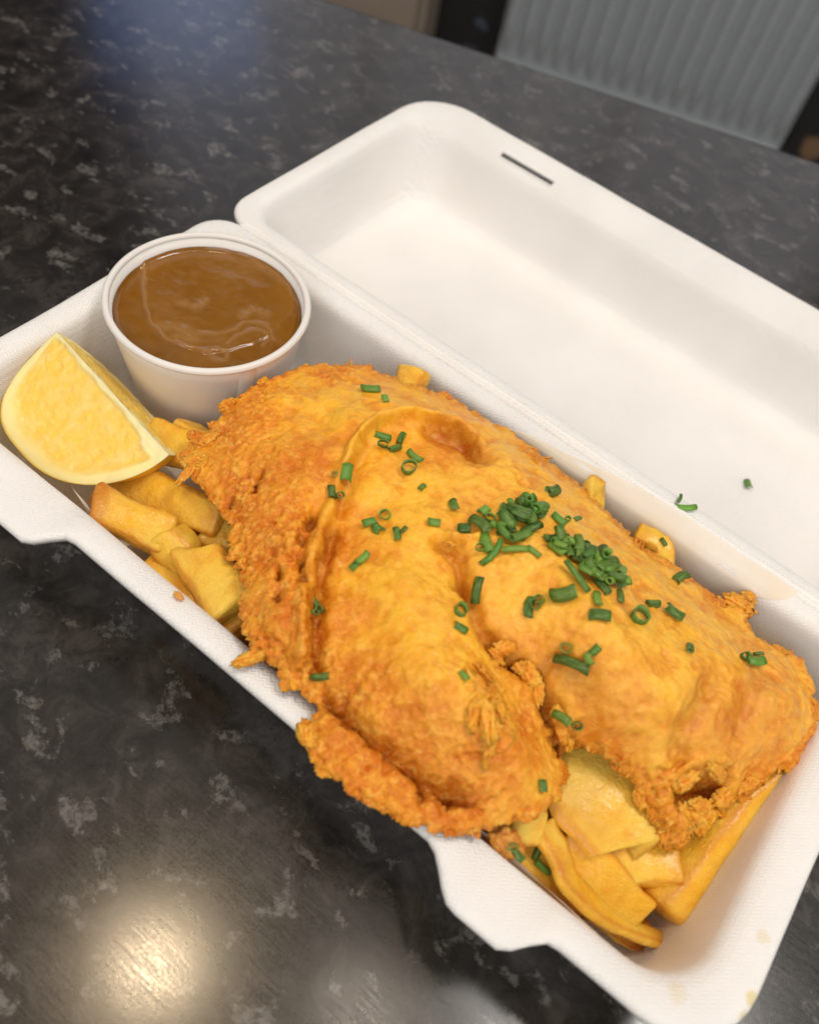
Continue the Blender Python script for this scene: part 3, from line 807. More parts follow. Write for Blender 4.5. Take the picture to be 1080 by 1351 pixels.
    b2 = worley(V / 2.1 + 3); rel += (.05 + .55 * rough) * np.sqrt(np.clip(1 - (b2 / .62) ** 2, 0, 1)) * sstep(-.25, .25, perlin(V / 8. + 14))
    fl = np.zeros(len(p))
    for q_ in ((640, 925, 6.5), (655, 965, 5), (668, 868, 3.0), (690, 905, 3.5), (745, 968, 3.5), (885, 1085, 6), (735, 955, 3), (985, 800, 5), (915, 1080, 5)):
        fl = np.maximum(fl, blob(*q_))
    flake = np.clip(1 - 3.2 * np.abs(perlin(V @ np.array([[1, .2, 0], [-.5, .55, 0], [0, 0, 1]]) / 3.6 + 4)), 0, 1)
    rel += fl * (2.6 * flake + .8)
    V = V + nrm * rel[:, None]
    lap_h = rel / (am + .2); froth = sstep(-.55, .65, mid + .25 * perlin(V / 2.2 + 71))
    # ---- colour of the crust, with shade painted into its cracks, folds and holes
    cl = np.array([1.0, .53, .030]); cm_ = np.array([.90, .305, .004]); cd = np.array([.70, .19, .002]); cb_ = np.array([.34, .065, .001]); pale = np.array([.97, .52, .09])
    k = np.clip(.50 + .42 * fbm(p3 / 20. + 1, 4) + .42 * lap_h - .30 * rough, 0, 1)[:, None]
    col = cm_ * (1 - k) + cl * k
    kd = np.clip(sstep(.30, .95, rough) * .75 + .40 * fbm(p3 / 11. + 6, 3) * rough, 0, 1)[:, None]
    col = col * (1 - kd) + cd * kd
    yel = np.zeros(len(p)); ora = np.zeros(len(p))
    for q_ in ((560, 800, 16), (600, 870, 14), (540, 650, 12), (560, 700, 14), (700, 790, 12), (830, 850, 18), (900, 830, 14), (440, 540, 10), (520, 770, 12), (760, 700, 12)): yel = np.maximum(yel, blob(*q_))
    for q_ in ((450, 720, 9), (438, 820, 9), (470, 900, 10), (540, 980, 12), (600, 590, 9), (1010, 940, 14), (960, 960, 12), (690, 900, 9), (620, 1020, 12), (800, 960, 10), (660, 1000, 10), (400, 610, 12)): ora = np.maximum(ora, blob(*q_))
    w_ = .35 * fbm(p3 / 6. + 12, 3)
    ky = (np.clip(1.25 * yel + w_ * yel, 0, 1) * .85)[:, None]; col = col * (1 - ky) + cl * ky
    ko = (np.clip(1.4 * ora + w_ * ora, 0, 1) * .95)[:, None]; col = col * (1 - ko) + cd * ko
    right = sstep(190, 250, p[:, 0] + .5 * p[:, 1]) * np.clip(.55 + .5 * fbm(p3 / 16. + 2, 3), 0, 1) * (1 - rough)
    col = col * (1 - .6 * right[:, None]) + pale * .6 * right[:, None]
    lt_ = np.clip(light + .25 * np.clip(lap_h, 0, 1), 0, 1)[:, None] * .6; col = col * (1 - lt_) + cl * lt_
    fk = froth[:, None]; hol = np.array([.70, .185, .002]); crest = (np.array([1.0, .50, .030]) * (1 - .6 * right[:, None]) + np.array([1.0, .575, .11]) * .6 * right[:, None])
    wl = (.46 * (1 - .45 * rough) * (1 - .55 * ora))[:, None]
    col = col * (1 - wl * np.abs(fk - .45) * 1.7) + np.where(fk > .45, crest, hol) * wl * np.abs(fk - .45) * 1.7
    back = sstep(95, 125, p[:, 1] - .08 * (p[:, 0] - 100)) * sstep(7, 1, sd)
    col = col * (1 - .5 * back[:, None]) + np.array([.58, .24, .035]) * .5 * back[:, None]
    dk_shade = np.clip(dark, 0, 1)[:, None] * .8; col = col * (1 - dk_shade) + cb_ * dk_shade  # painted shade: cracks, valleys and cavities pulled to deep brown
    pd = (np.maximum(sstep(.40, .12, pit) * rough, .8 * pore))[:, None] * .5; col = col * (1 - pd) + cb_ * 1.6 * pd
    # ---- mesh
    keep = sd > -st * 1.3
    gs = np.gradient(sd.reshape(nx, ny), st); gxn = gs[0].ravel(); gyn = gs[1].ravel(); gl = np.maximum(gxn ** 2 + gyn ** 2, .3)
    outm = sd < 0
    V[outm, 0] += (-sd * gxn / gl)[outm]; V[outm, 1] += (-sd * gyn / gl)[outm]
    Vb = V.copy(); Vb[:, 2] = V[:, 2] - thick + rough * .5 * perlin(V / 2.)
    Vb[:, 2] = np.minimum(Vb[:, 2], V[:, 2] - .05 * (sd > 0))
    idx = np.arange(nx * ny).reshape(nx, ny)
    f = np.stack([idx[:-1, :-1].ravel(), idx[1:, :-1].ravel(), idx[1:, 1:].ravel(), idx[:-1, 1:].ravel()], 1)
    f = f[keep[f].all(1) & (sd[f] > 0).any(1)]
    used = np.unique(f); mp = -np.ones(nx * ny, int); mp[used] = np.arange(len(used)); n = len(used)
    ft = mp[f]
    # underside: every second sample is plenty, but keep one watertight skin
    VV = np.vstack([V[used], Vb[used]]); FF = np.vstack([ft, (ft + n)[:, ::-1]])
    me = mesh_from('battered_fish', VV, FF)
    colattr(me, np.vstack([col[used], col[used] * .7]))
    ra = me.attributes.new('Rough', 'FLOAT', 'POINT'); ra.data.foreach_set('value', np.r_[rough[used], rough[used]].astype(np.float32))
    return me, (p[used], V[used], sd[used], rough[used], col[used])
fme, FD = fish()
fishroot = empty('battered_fish')
tag(fishroot, 'large golden battered fish fillet scattered with chives on top of the chips', 'fried fish')
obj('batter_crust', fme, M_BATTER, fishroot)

# crisp shreds and beads of batter along its edges
ico_v, ico_f = None, None
bm = bmesh.new(); bmesh.ops.create_icosphere(bm, subdivisions=2, radius=1)
ico_v = np.array([v.co[:] for v in bm.verts]); bm.verts.ensure_lookup_table(); ico_f = np.array([[v.index for v in f.verts] for f in bm.faces]); bm.free()
def fringe():
    _, V, sd, rough, col = FD
    cand = np.where((sd > .1) & (sd < 1.6) & (rough > .55))[0]
    pick = rng.choice(cand, 230, replace=False)
    allv = []; allf = []; allc = []; o = 0
    for i in pick:
        s = rng.uniform(.25, .8) * (2.0 if rng.random() < .12 else 1)
        sc = np.array([s * rng.uniform(.7, 2.6), s * rng.uniform(.5, 1.2), s * rng.uniform(.25, .6)])
        v = ico_v * sc
        v = v * (1 + .55 * perlin(ico_v * 1.4 + rng.uniform(0, 60, 3)))[:, None]
        Rm = np.array(Matrix.Rotation(rng.uniform(0, 6.28), 3, 'Z') @ Matrix.Rotation(rng.uniform(-.9, .9), 3, 'X') @ Matrix.Rotation(rng.uniform(-.7, .7), 3, 'Y'))
        v = v @ Rm.T + V[i] + np.array([0, 0, rng.uniform(-.6, .5)])
        allv.append(v); allf.append(ico_f + o); o += len(v)
        c = col[i] * rng.uniform(.85, 1.25); allc.append(np.repeat(np.clip(c, 0, .95)[None], len(v), 0))
    me = mesh_from('crisp_fringe', np.vstack(allv), np.vstack(allf)); colattr(me, np.vstack(allc)); roughattr(me)
    return me
fr = obj('crisp_fringe', fringe(), M_BATTER, fishroot); fr['kind'] = 'stuff'

# torn crisp flakes standing up from the crust
bm = bmesh.new(); bmesh.ops.create_icosphere(bm, subdivisions=4, radius=1)
ICO4 = np.array([q.co[:] for q in bm.verts]); ICO4F = np.array([[q.index for q in ff.verts] for ff in bm.faces]); bm.free()
def flake(px, py, ang, ln, wd, ht, seed, lift=.1, tone=.35):
    r_ = np.random.default_rng(seed + 500); off = r_.uniform(0, 60, 3)
    v = ICO4.copy()
    d = 1 + .45 * (1 - 2.4 * np.abs(perlin(v * 1.7 + off))) + .34 * perlin(v * 3.3 + off) + .16 * perlin(v * 7.5 + off)
    c = on(px, py); z1 = c[2]; q = P(px + 8 * math.cos(math.radians(ang)), py + 8 * math.sin(math.radians(ang)), z1) - c
    q[2] = 0; q /= np.linalg.norm(q); pr2 = np.array([-q[1], q[0], 0])
    v = v * d[:, None] * np.array([ln * .95, wd * 1.25, ht * .8])
    v[:, 2] += .10 * v[:, 0] ** 2 / ln * r_.uniform(-1, 1)
    g_ = (tps((c[:2] + q[:2] * 2)[None])[0] - tps((c[:2] - q[:2] * 2)[None])[0]) / 4
    g2 = (tps((c[:2] + pr2[:2] * 2)[None])[0] - tps((c[:2] - pr2[:2] * 2)[None])[0]) / 4
    X = c + v[:, :1] * q + v[:, 1:2] * pr2 + np.array([0, 0, 1.]) * (v[:, 2] + lift + np.clip(g_, -.8, .8) * v[:, 0] + np.clip(g2, -.8, .8) * v[:, 1])[:, None]
    me = mesh_from('crisp_flake', X, ICO4F)
    k = np.clip(tone + .5 * (d - 1) / .42 + .35 * fbm(X / 3., 2), 0, 1)[:, None]
    colattr(me, np.array([.76, .22, .003]) * (1 - k) + np.array([.98, .47, .035]) * k)
    roughattr(me, .8); obj('crisp_flake', me, M_BATTER, fishroot)
for k_, a_ in enumerate(((632, 915, 60, 5.5, 1.6, 1.5), (642, 950, 85, 6.0, 1.5, 1.6), (655, 930, 70, 5.0, 1.8, 1.4), (622, 945, 95, 3.6, 1.2, 1.2), (645, 985, 100, 4.2, 1.1, 1.2), (668, 955, 60, 3.8, 1.3, 1.0), (640, 890, 30, 3.2, 1.2, 1.2),
        (664, 856, -10, 3.2, 1.3, 1.4), (655, 866, 40, 2.4, 1.0, 1.0), (698, 893, 55, 3.8, 1.5, 1.6), (708, 912, 75, 3.2, 1.2, 1.3), (688, 884, 20, 2.4, 1.0, 1.0), (742, 962, 60, 3.0, 1.1, 1.4), (752, 974, 85, 2.6, 1.0, 1.2), (736, 945, 50, 2.4, 1.0, 1.0),
        (866, 1066, 60, 4.0, 1.8, 1.8), (882, 1090, 75, 4.6, 2.0, 2.0), (896, 1098, 100, 4.0, 1.8, 1.8), (905, 1075, 20, 3.4, 1.4, 1.4), (925, 1066, 0, 4.6, 1.5, 1.6), (955, 1054, -20, 4.8, 1.6, 1.6), (988, 1034, -25, 4.4, 1.5, 1.5), (876, 1050, 40, 3.0, 1.2, 1.2), (945, 1018, 10, 3.6, 1.2, 1.3), (905, 1032, -30, 3.2, 1.2, 1.3),
        (604, 716, 10, 4.0, 1.2, 1.2), (624, 713, -10, 3.2, 1.2, 1.1), (846, 1052, 55, 3.0, 1.3, 1.3), (975, 796, 20, 5.0, 2.2, 2.2), (985, 790, -30, 3.4, 1.8, 2.0), (248, 622, 140, 4.6, 1.0, 1.0), (256, 608, 10, 3.6, 1.6, 1.5), (272, 582, -20, 3.6, 1.8, 1.8), (299, 534, -30, 2.8, 1.6, 1.8), (346, 504, -70, 2.2, 1.2, 1.6), (330, 868, -15, 4.2, 1.2, 1.0), (404, 968, 70, 3.8, 1.6, 1.2))):
    flake(*a_[:5], a_[5] * (1.5 if k_ < 7 else 1), seed=k_, lift=1.0 if k_ < 7 else .1, tone=.55 if k_ < 7 else .35)

# ------------------------------------------------------------------ chips
def chip_mesh(pts, w, h, roll=0., seed=0, taper=(1., 1.), brown=(0., 0.), pale=0., sq=6.5, skew=(0., 0.)):
    """a fried potato baton along a curved line: pts in mm, w across, h thick"""
    r_ = np.random.default_rng(seed + 100)
    C = catmull(np.asarray(pts, float), 26) if len(pts) > 2 else np.linspace(pts[0], pts[1], 26)
    L = np.linalg.norm(np.diff(C, axis=0), axis=1).sum()
    nS, nR = 26, 28
    s = np.linspace(0, 1, nS)
    # crowd the rings towards the ends for a rounded cut
    e = .5 - .5 * np.cos(np.pi * s)
    C = np.array([[np.interp(x, s, C[:, k]) for k in range(3)] for x in e])
    V = []
    up0 = np.array([0, 0, 1.]); tw = r_.uniform(-.25, .25); trap = r_.uniform(-.2, .2); wv = r_.uniform(0, 6.28)
    for i in range(nS):
        t = C[min(i + 1, nS - 1)] - C[max(i - 1, 0)]; t /= np.linalg.norm(t) + 1e-9
        side = np.cross(up0, t); side /= np.linalg.norm(side) + 1e-9; up_ = np.cross(t, side)
        rl = roll + tw * (e[i] - .5); ca, sa = math.cos(rl), math.sin(rl)
        s1 = side * ca + up_ * sa; u1 = up_ * ca - side * sa
        de = min(e[i], 1 - e[i]) * L; cr = min(w, h) * .13
        end = math.sqrt(max(0, 1 - (1 - min(de / cr, 1)) ** 2)) if i not in (0, nS - 1) else 0
        end = .72 + .28 * end if 0 < i < nS - 1 else 0.0
        tp = taper[0] + (taper[1] - taper[0]) * e[i]
        for a in np.linspace(0, 2 * math.pi, nR, endpoint=False):
            x = np.sign(math.cos(a)) * abs(math.cos(a)) ** (2 / sq); y = np.sign(math.sin(a)) * abs(math.sin(a)) ** (2 / sq)
            off = (skew[0] if e[i] < .5 else skew[1]) * (x * .5) * w * (abs(e[i] - .5) * 2) ** 3
            V.append(C[i] + s1 * x * w / 2 * end * tp * (1 + trap * y) * (1 + .10 * math.sin(e[i] * 7 + wv)) + u1 * y * h / 2 * end * tp + t * off)
    V = np.array(V); off = r_.uniform(0, 50, 3)
    cen = np.repeat(C, nR, 0); n = V - cen; nl = np.linalg.norm(n, axis=1)[:, None]; n = n / np.maximum(nl, 1e-6)
    V = V + n * (.7 * perlin(V / 8. + off) + .35 * perlin(V / 3. + off))[:, None] * np.minimum(1, nl / 3)
    V += np.column_stack([perlin(V / 14. + off + k * 9) for k in range(3)]) * .4
    g = np.array([1.0, .53, .020]); y = np.array([1.0, .70, .12]); b = np.array([.58, .16, .003])
    k = np.clip(.35 + .5 * fbm(V / 12. + off, 3) + pale, 0, 1)[:, None]
    col = g * (1 - k) + y * k
    ee = np.repeat(e, nR); L_ = L
    aa = np.tile(np.linspace(0, 2 * math.pi, nR, endpoint=False), nS)
    corner = np.abs(np.sin(2 * aa)) ** 6
    kb = np.clip(brown[0] * sstep(9 / L_, 0, ee) + brown[1] * sstep(1 - 9 / L_, 1, ee) + .50 * corner + .38 * np.clip(fbm(V / 7. + off + 3, 3), 0, 1), 0, .9)[:, None]
    col = col * (1 - kb) + b * kb
    me = mesh_from('chip', V, grid_faces(nS, nR)[:, [0, 3, 2, 1]] if False else ring_faces(nS, nR)); colattr(me, col)
    return me
def ring_faces(nS, nR):
    F = []
    for i in range(nS - 1):
        for j in range(nR):
            F.append((i * nR + j, i * nR + (j + 1) % nR, (i + 1) * nR + (j + 1) % nR, (i + 1) * nR + j))
    return np.array(F)
CH = []
def chip(label, pts, w, h, **kw):
    o = obj('chip', chip_mesh([np.asarray(q, float) for q in pts], w, h, seed=len(CH), **kw), M_CHIP)
    tag(o, label, 'chip', 'thick-cut chips in the box'); CH.append(o)
# left of the fish
chip('golden chip with a browned cut end on the front wall below the lemon', [P(124, 668, -11), P(228, 712, -15)], 13.5, 13, roll=.25, brown=(.8, .1), skew=(-.3, 0))
chip('long amber chip running from under the lemon towards the fish', [P(168, 634, -26), P(225, 662, -20), P(300, 690, -15)], 15, 15, roll=.5, brown=(0, .2))
chip('small squarish golden chip end between two larger front chips', [P(216, 700, -12), P(262, 762, -20)], 13, 13, roll=.7, sq=4, skew=(.2, 0))
chip('wide wedge-shaped golden chip leaning against the front rim', [P(258, 728, -10), P(318, 806, -12)], 20, 16, roll=.35, sq=6, taper=(.75, 1.15), skew=(.45, 0))
chip('pale chip end peeking from under the left edge of the batter', [P(272, 700, -20), P(330, 728, -20)], 13, 12, roll=.3, pale=.4)
chip('yellow chip lying at the foot of the paper cup', [P(196, 580, -16), P(268, 604, -13)], 13, 12, roll=.2)
chip('short yellow chip squeezed between cup foot and batter', [P(232, 574, -18), P(290, 592, -14)], 12, 12, roll=.6)
chip('golden chip lying flat along the foot of the front wall', [P(200, 745, -22), P(318, 842, -20)], 14, 13, roll=.2, brown=(.2, .2))
chip('dark amber chip low in the shade behind the front chips', [P(190, 690, -34), P(262, 700, -34)], 14, 12, roll=.1, brown=(.3, .3))
# right of the fish
chip('broad pale chip slab in the gap between the two batter lobes', [P(752, 990, -12), P(785, 1050, -12), P(828, 1118, -15)], 27, 10, roll=.15, pale=.35, sq=4, skew=(.3, .3))
chip('small golden chip tip poking out below the front batter lobe', [P(668, 1076, -10), P(712, 1092, -12)], 12, 10, roll=.3, pale=.2)
chip('thin curled crisp chip sliver along the front wall', [P(716, 1086, -12), P(738, 1132, -15), P(756, 1168, -17), P(812, 1216, -25), P(880, 1243, -36)], 10, 4.5, roll=-.5, sq=2.6, brown=(.2, .3), taper=(1.2, .7))
chip('slender golden chip lying beside the curled sliver', [P(744, 1098, -18), P(790, 1150, -22), P(838, 1206, -30)], 13, 11, roll=.5, taper=(.85, 1.))
chip('browned chip half hidden under the pale slab', [P(785, 1140, -24), P(890, 1140, -24)], 15, 13, roll=.2, brown=(.6, .3))
chip('big yellow chip along the right-hand end wall', [P(872, 1208, -35), P(945, 1110, -27), P(1036, 1018, -20)], 25, 23, roll=.55, sq=6, taper=(1.05, .85), pale=.1)
chip('flat dark crisp chip on the floor under the curled sliver', [P(772, 1192, -36), P(850, 1236, -40)], 10, 5, roll=.1, brown=(.5, .5))
chip('thin brown chip edge beside the big yellow chip', [P(850, 1070, -24), P(882, 1128, -30)], 12, 6, roll=1.0, brown=(.5, .5))
chip('orange chip in the front corner beneath the chives', [P(664, 1106, -22), P(724, 1150, -26), P(770, 1190, -30)], 13, 11, roll=.2, brown=(.3, .2))
# behind the fish
chip('yellow chip tip above the fish near the paper cup', [P(549, 489, 3), (126, 112, -9)], 11.5, 10.5, roll=.4, sq=2.8)
chip('pointed yellow chip corner standing behind the chive heap', [P(790, 648, 3), (199, 112, -14)], 10.5, 9, roll=.8, sq=4.5, skew=(.8, 0))
chip('low yellow chip edge along the back wall by the paper', [P(836, 706, -1), P(872, 728, -2), (240, 118, -8)], 9, 9, roll=.2)
# the bed the fish rests on (mostly covered)
for k, (x, y, a) in enumerate(((118, 62, .3), (146, 40, -.2), (150, 84, .5), (182, 56, .1), (205, 88, -.4), (226, 48, .6), (252, 84, .2), (172, 110, -.1), (112, 92, .8), (270, 108, 1.2))):
    c_, s_ = math.cos(a), math.sin(a)
    chip('golden chip buried in the bed beneath the battered fish', [(x - 24 * c_, y - 24 * s_, -31 + 9 * (k % 2)), (x + 24 * c_, y + 24 * s_, -29 + 8 * (k % 2))], 15, 14, roll=.3 * k)

# loose batter scraps
def scrap(name, label, px, py, z, r, seed):
    v = ico_v; bm = bmesh.new(); bmesh.ops.create_icosphere(bm, subdivisions=4, radius=1)
    v = np.array([q.co[:] for q in bm.verts]); f = np.array([[q.index for q in ff.verts] for ff in bm.faces]); bm.free()
    d = 1 + .55 * billow(v * 1.1 + seed, 3) * .6 + .3 * perlin(v * 4 + seed)
    v = v * d[:, None] * np.array(r) + P(px, py, z)
    me = mesh_from(name, v, f); c = np.clip(.5 + .5 * fbm(v / 3., 3), 0, 1)[:, None]
    colattr(me, np.array([.62, .20, .015]) * (1 - c) + np.array([.85, .45, .10]) * c)
    roughattr(me); tag(obj(name, me, M_BATTER), label, 'batter scrap')
scrap('batter_scrap', 'frilly orange batter scrap at the front wall under the fish', 664, 1112, -8, (4.0, 3.2, 5.0), 3)
scrap('batter_scrap', 'tiny batter crumb stuck on the white front rim', 236, 786, .9, (1.4, .8, .5), 9)

# ------------------------------------------------------------------ chives
bpy.context.view_layer.update()
dg = bpy.context.evaluated_depsgraph_get()
CHV = [(488.6, 516, 5, 21, 11, 't'), (508, 528, 70, 14, 8, 't'), (504, 577, 20, 20, 10, 't'), (504, 590, 0, 8, 14, 'r'), (519, 594, -20, 20, 10, 't'), (528, 580, -65, 18, 9, 't'), (545, 604, 40, 22, 9, 't'), (538.5, 620, -20, 8, 22, 'r'),
       (455, 624.5, -80, 20, 15, 't'), (442, 626, 0, 4, 9, 'r'), (436.7, 651, 85, 18, 11, 't'), (446.5, 655.5, 0, 6, 12, 'r'), (487.6, 690.7, -15, 16, 12, 't'), (497.8, 701, 40, 13, 12, 't'), (508.4, 680.5, 30, 6, 16, 'r'), (525, 706, 80, 16, 9, 't'), (533.5, 702, -45, 9, 7, 't'), (556, 644, -40, 9, 8, 't'), (598, 669, 75, 14, 12, 't'), (572.7, 691.7, 8, 14, 11, 't'),
       (612.5, 698.8, 0, 14, 14, 't'), (638, 676, -30, 13, 12, 't'), (646, 685, 20, 7, 15, 'r'), (662, 676, 100, 22, 11, 't'), (671.5, 670, 0, 5, 11, 'r'), (633, 695, 40, 26, 16, 't'), (640, 719, 70, 24, 14, 't'), (651, 733, -48, 38, 9, 't'), (678, 727, -3, 32, 9, 't'), (667, 701, -10, 24, 9, 't'), (633, 727, 0, 7, 13, 'r'),
       (693, 665, -15, 24, 15, 't'), (707, 679, 35, 18, 15, 't'), (686, 685, 20, 16, 14, 't'), (670, 698, -20, 14, 8, 't'), (696, 702, -30, 30, 16, 't'), (687, 713, -20, 22, 13, 't'), (704, 729, 40, 18, 8, 't'), (727.5, 651, -10, 18, 14, 't'), (736, 687, 45, 18, 11, 't'), (747.5, 686, 0, 5, 9, 'r'), (759, 686, -25, 13, 7, 't'), (698, 690, 60, 16, 12, 't'),
       (723, 712, 5, 14, 11, 't'), (743, 715, 60, 24, 13, 't'), (733, 728, 40, 22, 14, 't'), (760, 720, 50, 16, 12, 't'), (768, 723, 0, 7, 14, 'r'), (777, 740, 10, 26, 14, 't'), (793, 735, 70, 20, 16, 't'), (763, 743, 30, 20, 14, 't'), (770, 753, 40, 8, 18, 'r'), (758, 765, 50, 40, 8, 't'), (780, 758, -20, 24, 14, 't'), (795, 753, 20, 8, 17, 'r'), (814, 752, 60, 17, 13, 't'), (807, 765, -30, 16, 9, 't'), (793, 775, 50, 24, 12, 't'), (816, 773, -10, 18, 15, 't'), (817, 790, 85, 18, 10, 't'), (785, 792, 80, 16, 13, 't'), (752, 722, 20, 18, 12, 't'), (783, 768, 15, 20, 11, 't'), (748, 733, 75, 15, 11, 't'),
       (744, 788, -10, 28, 19, 't'), (697, 801, 100, 24, 12, 't'), (707, 799, 30, 8, 15, 'r'), (713, 794, 0, 6, 15, 'r'), (630, 779, 97, 32, 14, 't'), (605.5, 807, -40, 8, 21, 'r'), (605.5, 829.6, 30, 17, 11, 't'), (790, 813, 10, 24, 17, 't'), (748, 854, 0, 6, 15, 'r'), (757, 873, 20, 44, 14, 't'), (785, 857, -45, 13, 12, 't'), (775.6, 867, 70, 14, 11, 't'), (611.6, 893, 50, 14, 9, 't'), (741, 946, 30, 22, 12, 't'), (759, 956, 0, 8, 15, 'r'),
       (894, 763.6, -30, 24, 13, 't'), (859, 799, 5, 16, 12, 't'), (841.7, 816, -10, 10, 29, 'r'), (886, 811.7, 35, 24, 14, 't'), (909, 856.7, 100, 13, 10, 't'), (980, 868, 0, 8, 13, 'r'), (993, 876, 5, 26, 13, 't'), (998, 866, 5, 12, 6, 't'), (713.4, 1038, 90, 14, 13, 't'),
       (470, 746, -40, 18, 10, 't'), (480, 740, -40, 18, 10, 't'), (415.4, 796, 65, 26, 8, 't'), (411, 808, 0, 6, 10, 'r'), (426, 806, 0, 6, 12, 'r'), (425, 893.5, -5, 23, 11, 't'), (875, 716, 60, 10, 6, 't')]
CHV_LOW = [(710, 1120, -60, 26, 11, 't'), (714.6, 1145, 40, 22, 9, 't'), (680, 1128, 60, 18, 11, 't'), (678, 1116, 0, 7, 13, 'r')]
CHV_LID = [(985, 641, 80, 12, 9, 't'), (903, 672, 5, 24, 10, 't'), (895, 661, -60, 14, 5, 't')]
def chive_mesh(length, dia, seed, kind):
    r_ = np.random.default_rng(seed); n = 14
    R0 = dia / 2; wall = max(.28, R0 * (.16 if kind == 'r' else .22))
    flat = r_.uniform(.45, .95) if kind == 't' else r_.uniform(.7, .95); arc = 2 * math.pi if (kind == 'r' or r_.random() < .7) else r_.uniform(3.0, 4.4); V = []; C = []
    slant = r_.uniform(-.35, .35, 2) if kind == 't' else r_.uniform(-.1, .1, 2)
    bend = r_.uniform(-.12, .12) * length
    outer = np.array([.075, .19, .020]) * r_.uniform(.6, 1.6) * np.array([r_.uniform(.8, 1.5), 1, 1]); inner = np.array([.16, .30, .06])
    rings = [(-.5, R0, 0), (-.2, R0, 0), (.2, R0, 0), (.5, R0, 0), (.5, R0 - wall, 1), (0, R0 - wall, 1), (-.5, R0 - wall, 1)]
    for u, r, inn in rings:
        for a in (np.linspace(0, 2 * math.pi, n, endpoint=False) if arc > 6 else np.linspace(math.pi / 2 - arc / 2, math.pi / 2 + arc / 2, n)):
            rr = r * (1 + .07 * math.sin(2 * a + seed) + .05 * math.sin(3 * a + 2 * seed))
            x = u * length + (slant[0] * rr * math.sin(a) if u < 0 else slant[1] * rr * math.sin(a)) * (abs(u) > .3)
            V.append((x, rr * math.cos(a) + bend * (u * u * 4), rr * math.sin(a) * flat))
            C.append(inner if inn else outer)
    F = []
    m_ = len(rings)
    for k in range(m_):
        for j in range(n if arc > 6 else n - 1): F.append((k * n + j, k * n + (j + 1) % n, ((k + 1) % m_) * n + (j + 1) % n, ((k + 1) % m_) * n + j))
    me = mesh_from('chive', V, F, rim=False); colattr(me, np.array(C)); me.materials.append(M_CHIVE)
    return me
CO = Vector(W(CAM))
done = []
WHERE = [('on the browned back edge of the batter', lambda x, y: y < 540 or (x > 870 and y < 725)),
         ('inside the curled fold of batter', lambda x, y: 495 < x < 555 and y < 628),
         ('beside the long ridge next to the fold', lambda x, y: x < 465 and y < 665),
         ('in the loose heap nearer the curled fold', lambda x, y: 605 < x < 716 and 655 < y < 740),
         ('in the dense heap in the middle of the fish', lambda x, y: 716 <= x < 822 and 700 < y < 797 and not (x < 748 and y > 775)),
         ('just above the dense chive heap', lambda x, y: 716 <= x < 765 and y < 700),
         ('in the bubbly valley along the left crust', lambda x, y: x < 430),
         ('on the smooth yellow front lobe of batter', lambda x, y: x < 620 or (x < 720 and y > 1000)),
         ('by the crack between the two batter lobes', lambda x, y: x < 800 and y > 840),
         ('below the heaps on the middle of the batter', lambda x, y: x < 800),
         ('near the rounded tip of the fish', lambda x, y: x > 970),
         ('on the pale right part of the batter', lambda x, y: True)]
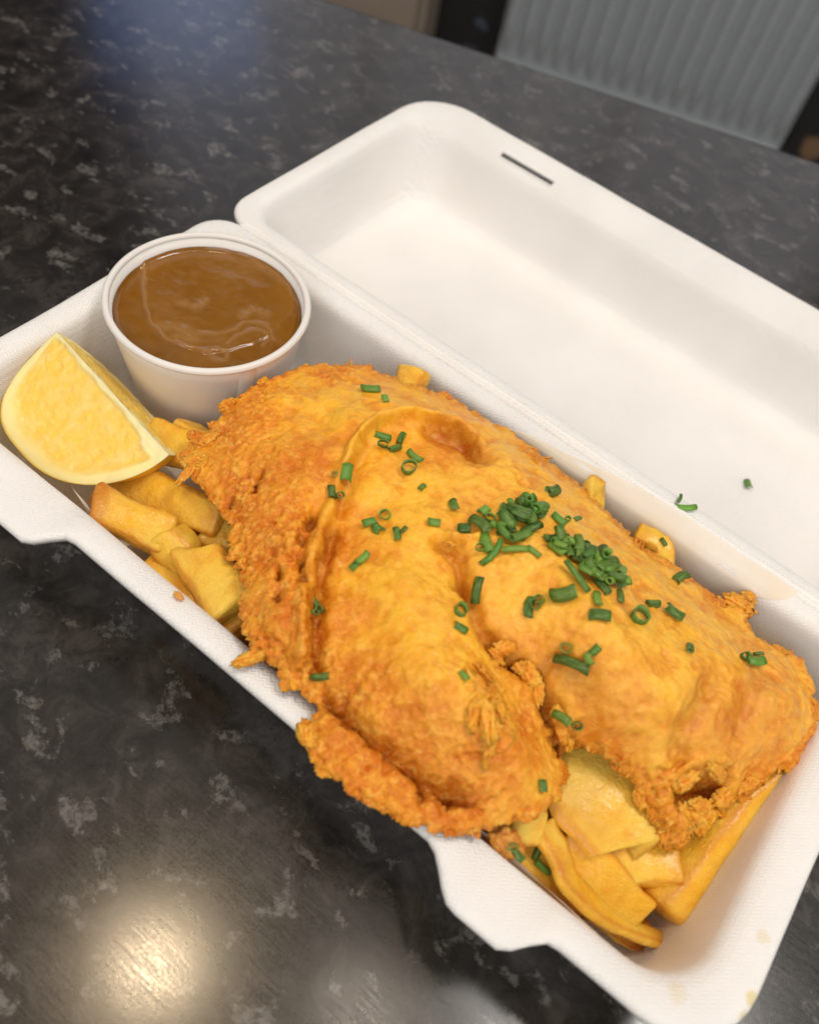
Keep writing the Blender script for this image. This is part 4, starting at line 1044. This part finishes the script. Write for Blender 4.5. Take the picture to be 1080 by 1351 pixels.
def chives(L, grp):
    for k, (px, py, ang, ln, di, kind) in enumerate(L):
        d = ray(px, py)
        ok, loc, nor, *_ = scene.ray_cast(dg, CO, d)
        if not ok: continue
        # smooth normal from a small neighbourhood
        ns = Vector((0, 0, 0))
        for dx, dy in ((0, 0), (7, 0), (-7, 0), (0, 7), (0, -7), (5, 5), (-5, -5)):
            o2, l2, n2, *_ = scene.ray_cast(dg, CO, ray(px + dx, py + dy))
            if o2 and (l2 - loc).length < .012: ns += n2
        ns = (ns + Vector((0, 0, 1.5))).normalized()
        near = sum(1 for q in done if math.hypot(q[0] - px, q[1] - py) < .42 * (q[2] + max(ln, di)))
        depth = (loc - CO).dot(Vector(RC[2])); mmpp = depth / FPX * 1000
        hs_ = 1.12 if near > 1 else 1.0; length = ln * mmpp * 1.12 * hs_; dia = di * mmpp * 1.0 * hs_
        # direction of the stalk: photo direction laid into the surface
        l3 = CO + ray(px + 6 * math.cos(math.radians(ang)), py + 6 * math.sin(math.radians(ang))) * (loc - CO).length
        dirw = l3 - loc
        den = d.dot(ns); dirw = dirw - d * (dirw.dot(ns) / den); dirw.normalize()
        if kind == 'r':
            view = -d
            ax = (ns * .8 + view * .35 + Vector(rng.uniform(-.15, .15, 3))).normalized()
            x = ax; y = dirw - x * dirw.dot(x); y.normalize(); z = x.cross(y); lift = length * .45 + .1
        else:
            tilt = random.uniform(-.12, .12) + (random.uniform(-.35, .45) if near > 1 else .08)
            x = (dirw + ns * tilt).normalized(); z = (ns - x * ns.dot(x)).normalized(); y = z.cross(x); lift = dia * .32
        me = chive_mesh(length, dia, len(done), kind)
        o = bpy.data.objects.new('chive_ring' if kind == 'r' else 'chive_tube', me); scene.collection.objects.link(o)
        lift += min(near, 4) * .75
        pos = loc + ns * lift * MM
        mm = Matrix.Identity(4)
        for i in range(3): mm[i][0] = x[i]; mm[i][1] = y[i]; mm[i][2] = z[i]; mm[i][3] = pos[i]
        o.matrix_world = mm
        word = ('ring', 'small hollow green chive ring') if kind == 'r' else ('tube', 'short cut tube of green chive')
        if kind == 'r' and di > 25: lab, gr = 'wide open chive ring lying flat on the pale right part of the batter', None
        elif grp == 'fish':
            where = next(w for w, f in WHERE if f(px, py))
            lab, gr = word[1] + ' ' + where, 'chives ' + where
        else: lab, gr = word[1] + ' ' + grp, 'chives ' + grp
        tag(o, lab, 'chive', gr)
        done.append((px, py, max(ln, di)))
rh = np.random.default_rng(21)
for (x0, y0, x1, y1, wd_, n_) in ((640, 712, 706, 672, 16, 16), (728, 714, 812, 778, 17, 26)):   # the two heaps are several layers deep
    for k in range(n_):
        u = rh.uniform(.05, .95); v = rh.normal() * wd_ * .5
        L_ = math.hypot(x1 - x0, y1 - y0)
        CHV.append((x0 + (x1 - x0) * u - (y1 - y0) / L_ * v, y0 + (y1 - y0) * u + (x1 - x0) / L_ * v, rh.uniform(-90, 90), rh.uniform(11, 24), rh.uniform(8, 14), 't' if rh.random() < .8 else 'r'))
chives(CHV, 'fish')
chives(CHV_LOW, 'dropped among the chips in the front corner')
chives(CHV_LID, 'dropped on the white open lid')
